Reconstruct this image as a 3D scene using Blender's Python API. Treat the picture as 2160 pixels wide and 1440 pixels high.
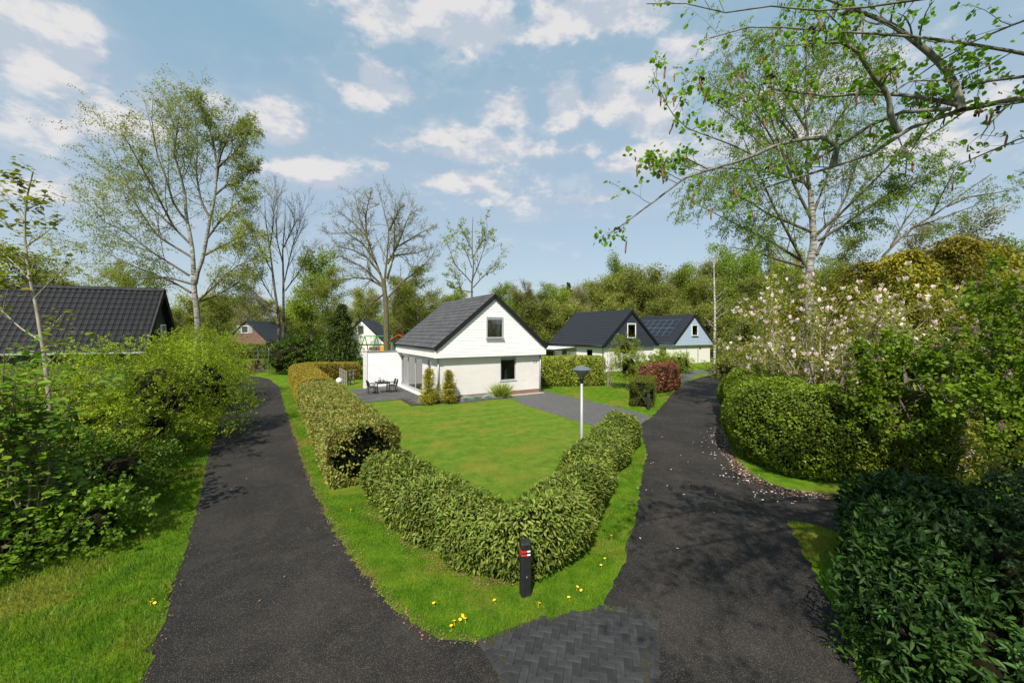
import bpy, bmesh, math, random
import numpy as np
from mathutils import Vector, Matrix
R_ = math.radians
for o in list(bpy.data.objects): bpy.data.objects.remove(o)
scene = bpy.context.scene
C = scene.collection
# ------------------------------------------------------------------ camera
H, F, HZ, CX = 4.2, 840.0, 700.0, 1080.0          # camera height, focal length in photo pixels, horizon row, centre column
cam = bpy.data.cameras.new('camera'); co = bpy.data.objects.new('camera', cam); C.objects.link(co)
co.location = (0, 0, H); co.rotation_euler = (R_(90), 0, 0)
cam.sensor_width = 36; cam.lens = 36*F/2160; cam.shift_y = -20/2160; cam.clip_end = 3000; cam.clip_start = 0.05
scene.camera = co
# ------------------------------------------------------------------ sun and sky
SUN_EL, SUN_AZ = 50.0, 194.0                        # azimuth from +Y clockwise: behind the camera, a little to the left
sd = Vector((math.sin(R_(SUN_AZ))*math.cos(R_(SUN_EL)), math.cos(R_(SUN_AZ))*math.cos(R_(SUN_EL)), math.sin(R_(SUN_EL))))
sl = bpy.data.lights.new('sun', 'SUN'); so = bpy.data.objects.new('sun', sl); C.objects.link(so)
sl.energy = 4.5; sl.angle = R_(0.55); sl.color = (1.0, 0.945, 0.84)
so.rotation_euler = sd.to_track_quat('Z', 'Y').to_euler(); so.location = (-10, -20, 30)
world = bpy.data.worlds.new('World'); scene.world = world; world.use_nodes = True
SKY_STRENGTH = 0.125
scene.view_settings.view_transform = 'Standard'; scene.view_settings.look = 'None'
scene.view_settings.exposure = 0.69; scene.view_settings.gamma = 1.0
scene.render.engine = 'CYCLES'
scene.cycles.max_bounces = 6; scene.cycles.transparent_max_bounces = 8
scene.cycles.diffuse_bounces = 3; scene.cycles.transmission_bounces = 4

class NT:
    """small helper to write node trees"""
    def __init__(s, tree): s.t = tree; s.n = tree.nodes; s.l = tree.links
    def node(s, typ, **kw):
        n = s.n.new(typ)
        for k, v in kw.items(): setattr(n, k, v)
        return n
    def put(s, sock, v):
        if hasattr(v, 'is_linked') or isinstance(v, bpy.types.NodeSocket): s.l.new(v, sock)
        elif isinstance(v, (tuple, list)) and len(v) == 3 and sock.type == 'RGBA': sock.default_value = (*v, 1)
        else: sock.default_value = v
    def math(s, op, a, b=0.0, c=None, clamp=False):
        n = s.node('ShaderNodeMath', operation=op, use_clamp=clamp)
        s.put(n.inputs[0], a); s.put(n.inputs[1], b)
        if c is not None: s.put(n.inputs[2], c)
        return n.outputs[0]
    def noise(s, scale, detail=3, rough=.55, vec=None, dist=0.0):
        n = s.node('ShaderNodeTexNoise'); n.inputs['Scale'].default_value = scale; n.inputs['Detail'].default_value = detail
        n.inputs['Roughness'].default_value = rough; n.inputs['Distortion'].default_value = dist
        if vec is not None: s.l.new(vec, n.inputs['Vector'])
        return n.outputs['Fac']
    def ramp(s, fac, stops, interp='LINEAR'):
        n = s.node('ShaderNodeValToRGB'); cr = n.color_ramp; cr.interpolation = interp
        while len(cr.elements) < len(stops): cr.elements.new(0.5)
        for e, (p, c) in zip(cr.elements, stops):
            e.position = p; e.color = (*c, 1) if len(c) == 3 else c
        s.put(n.inputs[0], fac); return n.outputs[0]
    def mix(s, fac, a, b, mode='MIX'):
        n = s.node('ShaderNodeMix', data_type='RGBA', blend_type=mode)
        s.put(n.inputs[0], fac); s.put(n.inputs[6], a); s.put(n.inputs[7], b); return n.outputs[2]
    def sstep(s, v, lo, hi):
        n = s.node('ShaderNodeMapRange', interpolation_type='SMOOTHSTEP'); s.put(n.inputs[0], v)
        n.inputs[1].default_value = lo; n.inputs[2].default_value = hi; return n.outputs[0]
    def pos(s): return s.node('ShaderNodeNewGeometry').outputs['Position']
    def obj(s): return s.node('ShaderNodeTexCoord').outputs['Object']
    def scalev(s, v, k):
        n = s.node('ShaderNodeVectorMath', operation='MULTIPLY'); s.l.new(v, n.inputs[0]); n.inputs[1].default_value = k; return n.outputs[0]
    def bump(s, h, strength, dist=0.02):
        n = s.node('ShaderNodeBump'); n.inputs['Strength'].default_value = strength; n.inputs['Distance'].default_value = dist
        s.l.new(h, n.inputs['Height']); return n.outputs[0]

def build_sky():
    t = NT(world.node_tree); t.n.clear()
    sky = t.node('ShaderNodeTexSky', sky_type='NISHITA', sun_disc=False)
    sky.sun_elevation = R_(SUN_EL); sky.sun_rotation = R_(SUN_AZ); sky.altitude = 0
    sky.air_density = 1.0; sky.dust_density = 1.6; sky.ozone_density = 1.6
    d = t.node('ShaderNodeTexCoord').outputs['Generated']
    sep = t.node('ShaderNodeSeparateXYZ'); t.l.new(d, sep.inputs[0])
    x, y, z = sep.outputs
    az = t.math('ARCTAN2', x, y); el = t.math('ARCSINE', z)
    # fluffy detail, a little flattened
    vv = t.scalev(d, (1, 1, 1.9))
    def fluff(vec):
        n1 = t.noise(6.5, 8, .56, vec); n2 = t.noise(3.0, 3, .5, vec); bil = t.math('ABSOLUTE', t.math('SUBTRACT', t.noise(17.0, 6, .6, vec), .5))
        q = t.math('ADD', t.math('MULTIPLY', n1, .85), t.math('MULTIPLY', n2, .40)); return t.math('SUBTRACT', t.math('SUBTRACT', q, t.math('MULTIPLY', bil, .38)), 0.590)
    nn = fluff(vv); upv = t.node('ShaderNodeVectorMath', operation='ADD'); t.l.new(vv, upv.inputs[0]); upv.inputs[1].default_value = (-.01, -.02, .055); nup = fluff(upv.outputs[0])
    #        column row  rx   ry  weight
    blobs = [(60,110,170,100,1.0),(150,95,70,70,.9),(50,265,130,52,.75),(245,262,100,55,1.0),(330,235,60,35,.6),(590,268,62,55,.95),(470,240,45,20,.5),
             (800,195,100,50,1.0),(780,170,50,45,1.0),(930,55,260,75,1.0),(1000,85,150,45,.9),(1270,20,240,70,.75),(1080,235,70,55,.95),(1190,235,75,75,1.0),(1300,215,100,70,1.0),
             (1370,250,80,50,.7),(1050,318,220,40,.6),(1180,320,110,35,.5),(1330,350,90,38,.6),(1440,110,70,45,.8),(640,365,140,28,.45),(960,385,200,26,.45),(1240,420,200,22,.35),
             (1560,300,150,60,.7),(1750,170,160,60,.6),(1950,330,160,50,.6),(2080,210,140,60,.5),(180,420,160,22,.3)]
    cov = None
    for (px, py, rx, ry, w) in blobs:
        dx, dz = (px-CX)/F, (HZ-py)/F
        a0 = math.atan(dx); e0 = math.atan(dz/math.sqrt(1+dx*dx)); dist = math.sqrt(1+dx*dx)
        ra = rx/F/(1+dx*dx); re = ry/F/math.sqrt(1+dx*dx+dz*dz)*1.05
        u = t.math('MULTIPLY', t.math('SUBTRACT', az, a0), 1/ra); v = t.math('MULTIPLY', t.math('SUBTRACT', el, e0), 1/re)
        v = t.math('MAXIMUM', v, t.math('MULTIPLY', v, -1.25))        # flatter base
        q = t.math('ADD', t.math('MULTIPLY', u, u), t.math('MULTIPLY', v, v))
        b = t.math('MULTIPLY', t.math('SUBTRACT', 1.0, t.math('SQRT', q)), w)
        cov = b if cov is None else t.math('MAXIMUM', cov, b)
    cov = t.math('MAXIMUM', cov, -0.8)
    # the same broken cumulus goes on round the rest of the sky
    away = t.sstep(t.math('ABSOLUTE', az), 1.0, 1.35)
    rest = t.math('SUBTRACT', t.math('MULTIPLY', t.noise(2.6, 5, .5, t.scalev(d, (1, 1, 2.4))), 3.0), 1.75)
    rest = t.math('MULTIPLY', rest, t.sstep(el, 0.02, .2))
    cov = t.math('ADD', t.math('MULTIPLY', cov, t.math('SUBTRACT', 1.0, away)), t.math('MULTIPLY', rest, away))
    dens = t.math('ADD', t.math('ADD', cov, .19), t.math('MULTIPLY', nn, 2.4))
    alpha = t.math('MULTIPLY', t.sstep(dens, .0, .58), 0.86)
    soft = t.math('MULTIPLY', t.sstep(dens, -1.0, .3), 0.27)
    alpha = t.math('MAXIMUM', alpha, soft)
    wisp = t.math('MULTIPLY', t.sstep(t.noise(4.2, 6, .6, t.scalev(d, (1, 1, 5.5)), .4), .48, .78), .30)
    wisp = t.math('MULTIPLY', wisp, t.math('MULTIPLY', t.sstep(el, .02, .16), t.math('SUBTRACT', 1.0, t.sstep(el, .30, .55))))
    alpha = t.math('MAXIMUM', alpha, wisp)
    lit = t.math('ADD', t.math('MULTIPLY', t.math('SUBTRACT', nn, nup), 3.4), t.math('MULTIPLY', dens, .42), clamp=True)
    core = t.sstep(lit, .0, .62)
    ccol = t.mix(core, (2.75, 3.0, 3.42), (4.25, 4.08, 4.0))
    # blue of the clear air: physical sky blended with a milky spring haze
    skyc = t.mix(1.0, sky.outputs[0], (1.0, 1.05, .95), 'MULTIPLY')
    air = t.mix(t.sstep(el, 0.02, .85), (2.35, 2.72, 3.20), (1.18, 2.36, 3.05))
    skyc = t.mix(.72, skyc, air)
    col = t.mix(alpha, skyc, ccol)
    bg = t.node('ShaderNodeBackground'); t.l.new(col, bg.inputs[0]); bg.inputs[1].default_value = SKY_STRENGTH
    out = t.node('ShaderNodeOutputWorld'); t.l.new(bg.outputs[0], out.inputs[0])
build_sky()

# ------------------------------------------------------------------ small helpers
def G(px, py, z=0.0):                      # photo pixel on the ground (or on a level z) -> x, y
    D = F*(H-z)/(py-HZ); return ((px-CX)/F*D, D)
def PD(px, py, D): return np.array(((px-CX)/F*D, D, H-(py-HZ)/F*D))
def setp(o, label=None, cat=None, group=None, kind=None):
    if label: o['label'] = label
    if cat: o['category'] = cat
    if group: o['group'] = group
    if kind: o['kind'] = kind
    return o
def thing(name, label, cat, loc=(0, 0, 0), rz=0.0, group=None):
    o = bpy.data.objects.new(name, None); C.objects.link(o); o.empty_display_size = .2
    o.location = loc; o.rotation_euler = (0, 0, rz); return setp(o, label, cat, group)
def link(name, me, parent=None, kind=None, mat=None):
    o = bpy.data.objects.new(name, me); C.objects.link(o)
    if mat is not None and not me.materials: me.materials.append(mat)
    if parent is not None: o.parent = parent
    if kind: o['kind'] = kind
    return o
def copy_tree(o, parent=None):
    c = o.copy(); C.objects.link(c); c.parent = parent
    for ch in list(o.children): copy_tree(ch, c)
    return c
def np_mesh(name, V, Q, mat=None, smooth=False):
    """V (n,3), Q (m,k) equal-sided faces"""
    me = bpy.data.meshes.new(name); V = np.ascontiguousarray(V, dtype=np.float32); Q = np.ascontiguousarray(Q, dtype=np.int32)
    m, k = Q.shape
    me.vertices.add(len(V)); me.vertices.foreach_set('co', V.ravel())
    me.loops.add(m*k); me.loops.foreach_set('vertex_index', Q.ravel())
    me.polygons.add(m); me.polygons.foreach_set('loop_start', np.arange(0, m*k, k, dtype=np.int32))
    if smooth: me.polygons.foreach_set('use_smooth', np.ones(m, dtype=bool))
    me.update(calc_edges=True)
    if mat: me.materials.append(mat)
    return me
class MB:
    """collects boxes, prisms, tubes into one mesh"""
    def __init__(s): s.v = []; s.f = []
    def add(s, V, Fc):
        b = len(s.v); s.v += [tuple(p) for p in V]; s.f += [tuple(i+b for i in f) for f in Fc]; return s
    def box(s, x0, x1, y0, y1, z0, z1):
        return s.add([(x0,y0,z0),(x1,y0,z0),(x1,y1,z0),(x0,y1,z0),(x0,y0,z1),(x1,y0,z1),(x1,y1,z1),(x0,y1,z1)],
                     [(3,2,1,0),(4,5,6,7),(0,1,5,4),(1,2,6,5),(2,3,7,6),(3,0,4,7)])
    def prism(s, poly, y0, y1, axis='y'):   # polygon in x,z extruded along y (or in x,y along z)
        n = len(poly)
        if axis == 'y': V = [(a, y0, b) for a, b in poly] + [(a, y1, b) for a, b in poly]
        elif axis == 'x': V = [(y0, a, b) for a, b in poly] + [(y1, a, b) for a, b in poly]
        else: V = [(a, b, y0) for a, b in poly] + [(a, b, y1) for a, b in poly]
        Fc = [tuple(range(n)), tuple(range(2*n-1, n-1, -1))] + [(i, i+n, (i+1) % n+n, (i+1) % n) for i in range(n)]
        return s.add(V, Fc)
    def bar(s, a, b, w, h=None, up=(0, 0, 1)):     # box from a to b with section w x h
        a = Vector(a); b = Vector(b); h = h or w; t = (b-a).normalized(); u = Vector(up)
        if abs(t.dot(u)) > .97: u = Vector((1, 0, 0))
        x = t.cross(u).normalized()*(w/2); y = x.cross(t).normalized()*(h/2)
        V = [a-x-y, a+x-y, a+x+y, a-x+y, b-x-y, b+x-y, b+x+y, b-x+y]
        return s.add(V, [(3,2,1,0),(4,5,6,7),(0,1,5,4),(1,2,6,5),(2,3,7,6),(3,0,4,7)])
    def tube(s, pts, rad, k=8):
        pts = [Vector(p) for p in pts]; n = len(pts); b = len(s.v)
        rad = rad if isinstance(rad, (list, tuple)) else [rad]*n
        for i, p in enumerate(pts):
            t = (pts[min(i+1, n-1)]-pts[max(i-1, 0)]).normalized(); u = Vector((.31, .52, .79)) if abs(t.z) < .9 else Vector((1, 0, 0))
            x = t.cross(u).normalized(); y = t.cross(x)
            s.v += [tuple(p+(x*math.cos(2*math.pi*j/k)+y*math.sin(2*math.pi*j/k))*rad[i]) for j in range(k)]
        for i in range(n-1):
            for j in range(k): s.f.append((b+i*k+j, b+i*k+(j+1) % k, b+(i+1)*k+(j+1) % k, b+(i+1)*k+j))
        s.f.append(tuple(b+j for j in range(k-1, -1, -1))); s.f.append(tuple(b+(n-1)*k+j for j in range(k))); return s
    def lathe(s, prof, k=16, c=(0, 0, 0)):
        return s.tube_profile(prof, k, c)
    def tube_profile(s, prof, k, c):
        b = len(s.v)
        for r, z in prof: s.v += [(c[0]+r*math.cos(2*math.pi*j/k), c[1]+r*math.sin(2*math.pi*j/k), c[2]+z) for j in range(k)]
        n = len(prof)
        for i in range(n-1):
            for j in range(k): s.f.append((b+i*k+j, b+i*k+(j+1) % k, b+(i+1)*k+(j+1) % k, b+(i+1)*k+j))
        s.f.append(tuple(b+j for j in range(k-1, -1, -1))); s.f.append(tuple(b+(n-1)*k+j for j in range(k))); return s
    def mesh(s, name, mat=None, bevel=0.0, smooth=False):
        me = bpy.data.meshes.new(name); me.from_pydata(s.v, [], s.f)
        if bevel:
            bm = bmesh.new(); bm.from_mesh(me)
            bmesh.ops.bevel(bm, geom=bm.edges[:], offset=bevel, segments=1, affect='EDGES', clamp_overlap=True); bm.to_mesh(me); bm.free()
        if smooth: me.polygons.foreach_set('use_smooth', np.ones(len(me.polygons), dtype=bool))
        me.update()
        if mat: me.materials.append(mat)
        return me
    def obj(s, name, mat, parent=None, bevel=0.0, smooth=False, kind=None):
        return link(name, s.mesh(name, mat, bevel, smooth), parent, kind)

# ------------------------------------------------------------------ materials
def material(name):
    m = bpy.data.materials.new(name); m.use_nodes = True; t = NT(m.node_tree); t.n.clear()
    out = t.node('ShaderNodeOutputMaterial'); p = t.node('ShaderNodeBsdfPrincipled'); t.l.new(p.outputs[0], out.inputs[0])
    return m, t, p, out
def plain(name, col, rough=.6, var=.12, scale=6.0, bump=0.0, bscale=60.0, metal=0.0, spec=.4, objvar=0.0):
    """painted or solid surface with slight mottling and dirt"""
    m, t, p, out = material(name); v = t.obj()
    n = t.noise(scale, 5, .6, v)
    c = t.ramp(n, [(.25, tuple(k*(1-var) for k in col)), (.75, tuple(min(1, k*(1+var)) for k in col))])
    if objvar: c = t.mix(1.0, c, t.math('ADD', 1-objvar, t.math('MULTIPLY', t.node('ShaderNodeObjectInfo').outputs['Random'], 2*objvar)), 'MULTIPLY')
    t.l.new(c, p.inputs['Base Color']); p.inputs['Metallic'].default_value = metal; p.inputs['Specular IOR Level'].default_value = spec
    t.l.new(t.ramp(n, [(.3, (rough*.85,)*3), (.7, (min(1, rough*1.15),)*3)]), p.inputs['Roughness'])
    if bump: t.l.new(t.bump(t.noise(bscale, 4, .6, v), bump, .01), p.inputs['Normal'])
    return m
def leafmat(name, cols, trans=.35, rough=.5, big=.5, bigscale=.8, spec=.22, tcol=None, warm=None, warmamt=0.0):
    """cols: colours picked leaf by leaf; a slow noise shifts whole clumps lighter or darker"""
    m, t, p, out = material(name)
    isl = t.node('ShaderNodeNewGeometry').outputs['Random Per Island']; oi = t.node('ShaderNodeObjectInfo').outputs['Random']
    r = t.math('FRACT', t.math('ADD', isl, oi))
    k = len(cols); c = t.ramp(r, [((i+.5)/k, cc) for i, cc in enumerate(cols)])
    n = t.noise(bigscale, 2, .5, t.pos())
    if warm:
        c = t.mix(t.math('MULTIPLY', t.sstep(t.noise(bigscale*1.7, 3, .6, t.pos()), .45, .72), warmamt), c, warm)
    oc = t.math('ADD', .80, t.math('MULTIPLY', oi, .40)); c = t.mix(1.0, c, oc, 'MULTIPLY')
    g = t.math('ADD', 1-big*.5, t.math('MULTIPLY', t.sstep(n, .3, .7), big))
    c = t.mix(1.0, c, g, 'MULTIPLY')
    t.l.new(c, p.inputs['Base Color']); p.inputs['Roughness'].default_value = max(rough, .5); p.inputs['Specular IOR Level'].default_value = min(spec, .22)
    tr = t.node('ShaderNodeBsdfTranslucent'); t.l.new(t.mix(1.0, c, tcol or (1.25, 1.35, .55), 'MULTIPLY'), tr.inputs[0])
    mx = t.node('ShaderNodeMixShader'); mx.inputs[0].default_value = trans
    t.l.new(p.outputs[0], mx.inputs[1]); t.l.new(tr.outputs[0], mx.inputs[2]); t.l.new(mx.outputs[0], out.inputs[0])
    return m
def barkmat(name, c1, c2, scale=14.0, bump=.5, zst=.35):
    m, t, p, out = material(name); v = t.scalev(t.obj(), (1, 1, zst)); n = t.noise(scale, 6, .65, v)
    t.l.new(t.ramp(n, [(.35, c1), (.65, c2)]), p.inputs['Base Color']); p.inputs['Roughness'].default_value = .9
    t.l.new(t.bump(n, bump, .02), p.inputs['Normal']); return m
def birchbark(name, k=1.0):
    m, t, p, out = material(name); v = t.scalev(t.obj(), (1, 1, 5.0)); n = t.noise(3.0, 6, .7, v, .4)
    base = t.ramp(t.noise(2.0, 3, .6, t.obj()), [(.3, (.17*k, .155*k, .125*k)), (.7, (.38*k, .36*k, .32*k))])
    c = t.mix(t.sstep(n, .46, .60), base, (.03, .028, .025))
    t.l.new(c, p.inputs['Base Color']); p.inputs['Roughness'].default_value = .8; t.l.new(t.bump(n, .3, .02), p.inputs['Normal']); return m
def grasscol(t, kind):
    """colour of turf by place; the soil sheet and the blades share it"""
    v = t.pos(); a = t.noise(.55, 4, .6, v); b = t.noise(2.6, 4, .6, v)
    if kind == 'lawn':   g0, g1, y = (.095, .170, .014), (.150, .225, .022), (.235, .205, .034)
    else:                g0, g1, y = (.062, .150, .005), (.130, .220, .010), (.215, .185, .034)
    c = t.mix(t.sstep(b, .3, .7), g0, g1)
    c = t.mix(t.math('MULTIPLY', t.sstep(a, .47, .66), .52 if kind == 'lawn' else .6), c, y)
    if kind == 'lawn':
        dt = t.node('ShaderNodeVectorMath', operation='DOT_PRODUCT'); t.l.new(v, dt.inputs[0]); dt.inputs[1].default_value = (.5, -.86, 0)
        st = t.math('SINE', t.math('ADD', t.math('MULTIPLY', dt.outputs['Value'], 5.8), t.math('MULTIPLY', t.noise(.8, 2, .5, v), 5.0)))
        c = t.mix(1.0, c, t.math('ADD', 1.0, t.math('MULTIPLY', st, .045)), 'MULTIPLY')
    return c
def blademat(name, kind):
    m, t, p, out = material(name); c = grasscol(t, kind)
    isl = t.node('ShaderNodeNewGeometry').outputs['Random Per Island']
    c = t.mix(1.0, c, t.ramp(isl, [(0, (.6, .65, .6)), (.5, (1.05, 1.05, 1)), (.9, (1.35, 1.3, 1.1)), (.97, (1.9, 1.5, 1.6))]), 'MULTIPLY')
    t.l.new(c, p.inputs['Base Color']); p.inputs['Roughness'].default_value = .55; p.inputs['Specular IOR Level'].default_value = .3
    tr = t.node('ShaderNodeBsdfTranslucent'); t.l.new(t.mix(1.0, c, (1.2, 1.3, .7), 'MULTIPLY'), tr.inputs[0])
    mx = t.node('ShaderNodeMixShader'); mx.inputs[0].default_value = .35
    t.l.new(p.outputs[0], mx.inputs[1]); t.l.new(tr.outputs[0], mx.inputs[2]); t.l.new(mx.outputs[0], out.inputs[0]); return m
def turfmat(name, kind):
    m, t, p, out = material(name); c = grasscol(t, kind); v = t.pos()
    f = t.noise(38, 4, .75, v); c = t.mix(1.0, c, t.ramp(f, [(.3, (.45, .5, .45)), (.6, (1.05, 1.05, 1))]), 'MULTIPLY')
    t.l.new(c, p.inputs['Base Color']); p.inputs['Roughness'].default_value = .95; p.inputs['Specular IOR Level'].default_value = .1
    t.l.new(t.bump(f, .8, .05), p.inputs['Normal']); return m
def asphaltmat(name):
    m, t, p, out = material(name); v = t.pos()
    grit = t.noise(170, 2, .5, v); big = t.noise(.55, 7, .72, v, .6); mid = t.noise(2.4, 6, .72, v, .5)
    c = t.mix(t.sstep(big, .38, .66), (.0066, .0054, .0047), (.024, .0190, .0158))
    c = t.mix(t.math('MULTIPLY', t.sstep(mid, .52, .72), .5), c, (.048, .038, .031))
    vo = t.node('ShaderNodeTexVoronoi'); vo.inputs['Scale'].default_value = 95; t.l.new(v, vo.inputs['Vector'])
    sepc = t.node('ShaderNodeSeparateColor'); t.l.new(vo.outputs['Color'], sepc.inputs[0])
    spk = t.math('MULTIPLY', t.math('GREATER_THAN', sepc.outputs[0], .74), t.math('LESS_THAN', vo.outputs['Distance'], .42))
    c = t.mix(t.math('MULTIPLY', spk, .55), c, (.17, .15, .13))
    t.l.new(c, p.inputs['Base Color']); p.inputs['Roughness'].default_value = .82; p.inputs['Specular IOR Level'].default_value = .35
    t.l.new(t.bump(t.math('ADD', grit, t.math('MULTIPLY', vo.outputs['Distance'], .8)), .75, .012), p.inputs['Normal']); return m
def brickmat(name, c1, c2, mortar, bw=.21, bh=.062, ms=.007, rough=.85, plane='xz', bump=.5):
    """brickwork too far away to lay brick by brick"""
    m, t, p, out = material(name); v = t.obj(); sep = t.node('ShaderNodeSeparateXYZ'); t.l.new(v, sep.inputs[0])
    cmb = t.node('ShaderNodeCombineXYZ')
    if plane == 'xz': t.l.new(t.math('ADD', sep.outputs[0], sep.outputs[1]), cmb.inputs[0]); t.l.new(sep.outputs[2], cmb.inputs[1])
    else: t.l.new(sep.outputs[0], cmb.inputs[0]); t.l.new(sep.outputs[1], cmb.inputs[1])
    b = t.node('ShaderNodeTexBrick'); t.l.new(cmb.outputs[0], b.inputs['Vector']); b.inputs['Scale'].default_value = 1
    b.inputs['Brick Width'].default_value = bw; b.inputs['Row Height'].default_value = bh; b.inputs['Mortar Size'].default_value = ms
    b.inputs['Mortar Smooth'].default_value = .2
    t.put(b.inputs['Color1'], c1); t.put(b.inputs['Color2'], c2); t.put(b.inputs['Mortar'], mortar)
    n = t.noise(1.3, 4, .6, v); c = t.mix(1.0, b.outputs[0], t.ramp(n, [(.3, (.95,)*3), (.7, (1.03,)*3)]), 'MULTIPLY')
    t.l.new(c, p.inputs['Base Color']); p.inputs['Roughness'].default_value = rough
    hgt = t.math('ADD', t.math('MULTIPLY', b.outputs['Fac'], -1.0), t.math('MULTIPLY', t.noise(45, 3, .6, v), .5))
    t.l.new(t.bump(hgt, bump, .01), p.inputs['Normal']); return m
def glassmat(name):
    m, t, p, out = material(name); t.n.remove(p)
    tr = t.node('ShaderNodeBsdfTransparent'); tr.inputs[0].default_value = (.78, .82, .80, 1)
    gl = t.node('ShaderNodeBsdfGlossy'); gl.inputs['Roughness'].default_value = .02
    lw = t.node('ShaderNodeFresnel'); lw.inputs[0].default_value = 1.52
    mx = t.node('ShaderNodeMixShader'); t.l.new(t.math('ADD', t.math('MULTIPLY', lw.outputs[0], 1.6), .03, clamp=True), mx.inputs[0])
    t.l.new(tr.outputs[0], mx.inputs[1]); t.l.new(gl.outputs[0], mx.inputs[2]); t.l.new(mx.outputs[0], out.inputs[0]); return m

MT = dict(
    white=plain('white_paint', (.80, .80, .78), .45, .05, 1.7), navy=plain('navy_paint', (.030, .037, .052), .5, .12, 4),
    lblue=plain('pale_blue_paint', (.36, .45, .58), .5, .05, 4), blacktrim=plain('black_trim', (.012, .012, .014), .4, .2),
    grey=plain('grey_frame', (.33, .35, .36), .4, .08), lgrey=plain('zinc', (.30, .32, .34), .4, .15, metal=.3), dark=plain('dark_metal', (.025, .027, .03), .45, .2),
    tile=plain('dark_roof_tile', (.020, .023, .030), .55, .25, 3, .2, 40, spec=.25), tileold=plain('weathered_roof_tile', (.066, .065, .070), .6, .45, 2.2, .3, 50),
    black=plain('black_roof_tile', (.0085, .009, .012), .6, .2, 3, spec=.2, objvar=.15), green=plain('dark_green_board', (.03, .045, .022), .6, .2),
    wbrick=brickmat('cream_brick', (.86, .83, .81), (.79, .75, .73), (.52, .48, .45), ms=.009, bump=.9), rbrick=brickmat('red_plinth_brick', (.22, .085, .06), (.27, .14, .09), (.20, .17, .15)),
    wwall=plain('white_wall', (.72, .69, .64), .8, .05), browntile=brickmat('brown_tile_hanging', (.19, .10, .075), (.16, .08, .06), (.10, .055, .045), .2, .16, .012),
    glass=glassmat('window_glass'), inside=plain('interior_wall', (.30, .27, .23), .9, .1), curtain=plain('curtain', (.75, .72, .66), .9, .05), vase=plain('cream_glaze', (.75, .68, .42), .25, .05),
    asphalt=asphaltmat('asphalt'), turf=turfmat('turf', 'verge'), lawn=turfmat('lawn_turf', 'lawn'), blade=blademat('verge_blades', 'verge'), lblade=blademat('lawn_blades', 'lawn'),
    drive=brickmat('grey_clinker', (.105, .10, .098), (.070, .068, .068), (.035, .035, .032), .21, .105, .008, .8, 'xy'),
    slab=plain('patio_slab', (.070, .067, .065), .8, .3, 2.5, .3, 60, objvar=.22), paver=plain('grey_paver', (.034, .034, .036), .85, .4, 9, .7, 120, spec=.2, objvar=.25), kerb=plain('pale_kerb', (.33, .31, .28), .85, .2),
    soil=plain('soil', (.055, .038, .026), .95, .4, 9, .8, 40), joint=plain('mossy_joint', (.028, .027, .014), .95, .5, 14, .8, 60),
    post=plain('black_post', (.014, .014, .016), .5, .3, 10, .3, 60), red=plain('red_paint', (.55, .035, .02), .4, .1), whitep=plain('white_mark', (.8, .8, .78), .4, .05),
    alu=plain('lamp_post_paint', (.40, .40, .395), .4, .08, metal=.2), lampglass=plain('lamp_glass', (.16, .17, .14), .12, .1, spec=.8), lamptop=plain('lamp_hood', (.10, .115, .135), .4, .1),
    fence=plain('weathered_wood', (.21, .19, .15), .85, .3, 12, .4, 50), stone=plain('dark_edging_stone', (.09, .09, .095), .85, .3, 9, .6, 40), ball=plain('white_globe', (.8, .8, .76), .3, .03),
    panel=plain('solar_cell', (.012, .014, .022), .15, .3), alurail=plain('aluminium', (.20, .20, .21), .3, .05, metal=.6), poly=plain('polycarbonate', (.62, .64, .64), .3, .05),
    playgreen=plain('green_tube', (.02, .27, .08), .4, .1), orange=plain('orange_plastic', (.85, .27, .02), .35, .05), playred=plain('red_plastic', (.55, .06, .05), .4, .1), blue=plain('blue_plastic', (.05, .12, .4), .4, .1),
    wood=plain('brown_wood', (.14, .075, .045), .8, .3, 10), greenpost=plain('green_grey_post', (.045, .075, .075), .5, .15),
    bark=barkmat('bark', (.045, .036, .024), (.13, .11, .075)), oakbark=barkmat('mossy_oak_bark', (.05, .043, .02), (.15, .13, .065)), palebark=barkmat('pale_bark', (.17, .145, .11), (.33, .29, .22), 10, .3),
    alderbark=barkmat('alder_bark', (.05, .045, .03), (.20, .19, .16), 16, .5), birch=birchbark('birch_bark'), wbirch=birchbark('white_birch_bark', 1.7), twig=barkmat('twig', (.085, .062, .042), (.19, .15, .10), 20, .2),
    catkin=plain('catkin', (.20, .075, .04), .8, .3, 30), cone=plain('alder_cone', (.022, .016, .012), .8, .3, 30), core=plain('core_shade_paint', (.013, .013, .006), .95, .4, 8, .5, 20, spec=.05),  # core: near-black fill, painted shade inside hedges and shrubs
    petal=leafmat('petal', [(.85, .76, .76), (.86, .81, .79), (.80, .62, .65)], .35, .5, .1, tcol=(1, .95, .95)), lilacbloom=leafmat('lilac_bloom', [(.20, .07, .17), (.26, .12, .26), (.14, .04, .09)], .25, .6, .2, tcol=(1, .9, 1)),
    litter=leafmat('litter', [(.22, .12, .06), (.30, .17, .09), (.14, .08, .05), (.40, .25, .15)], .15, .7, .3, tcol=(1, 1, 1)), dandelion=plain('dandelion', (.85, .55, .02), .7, .1),
)
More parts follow.
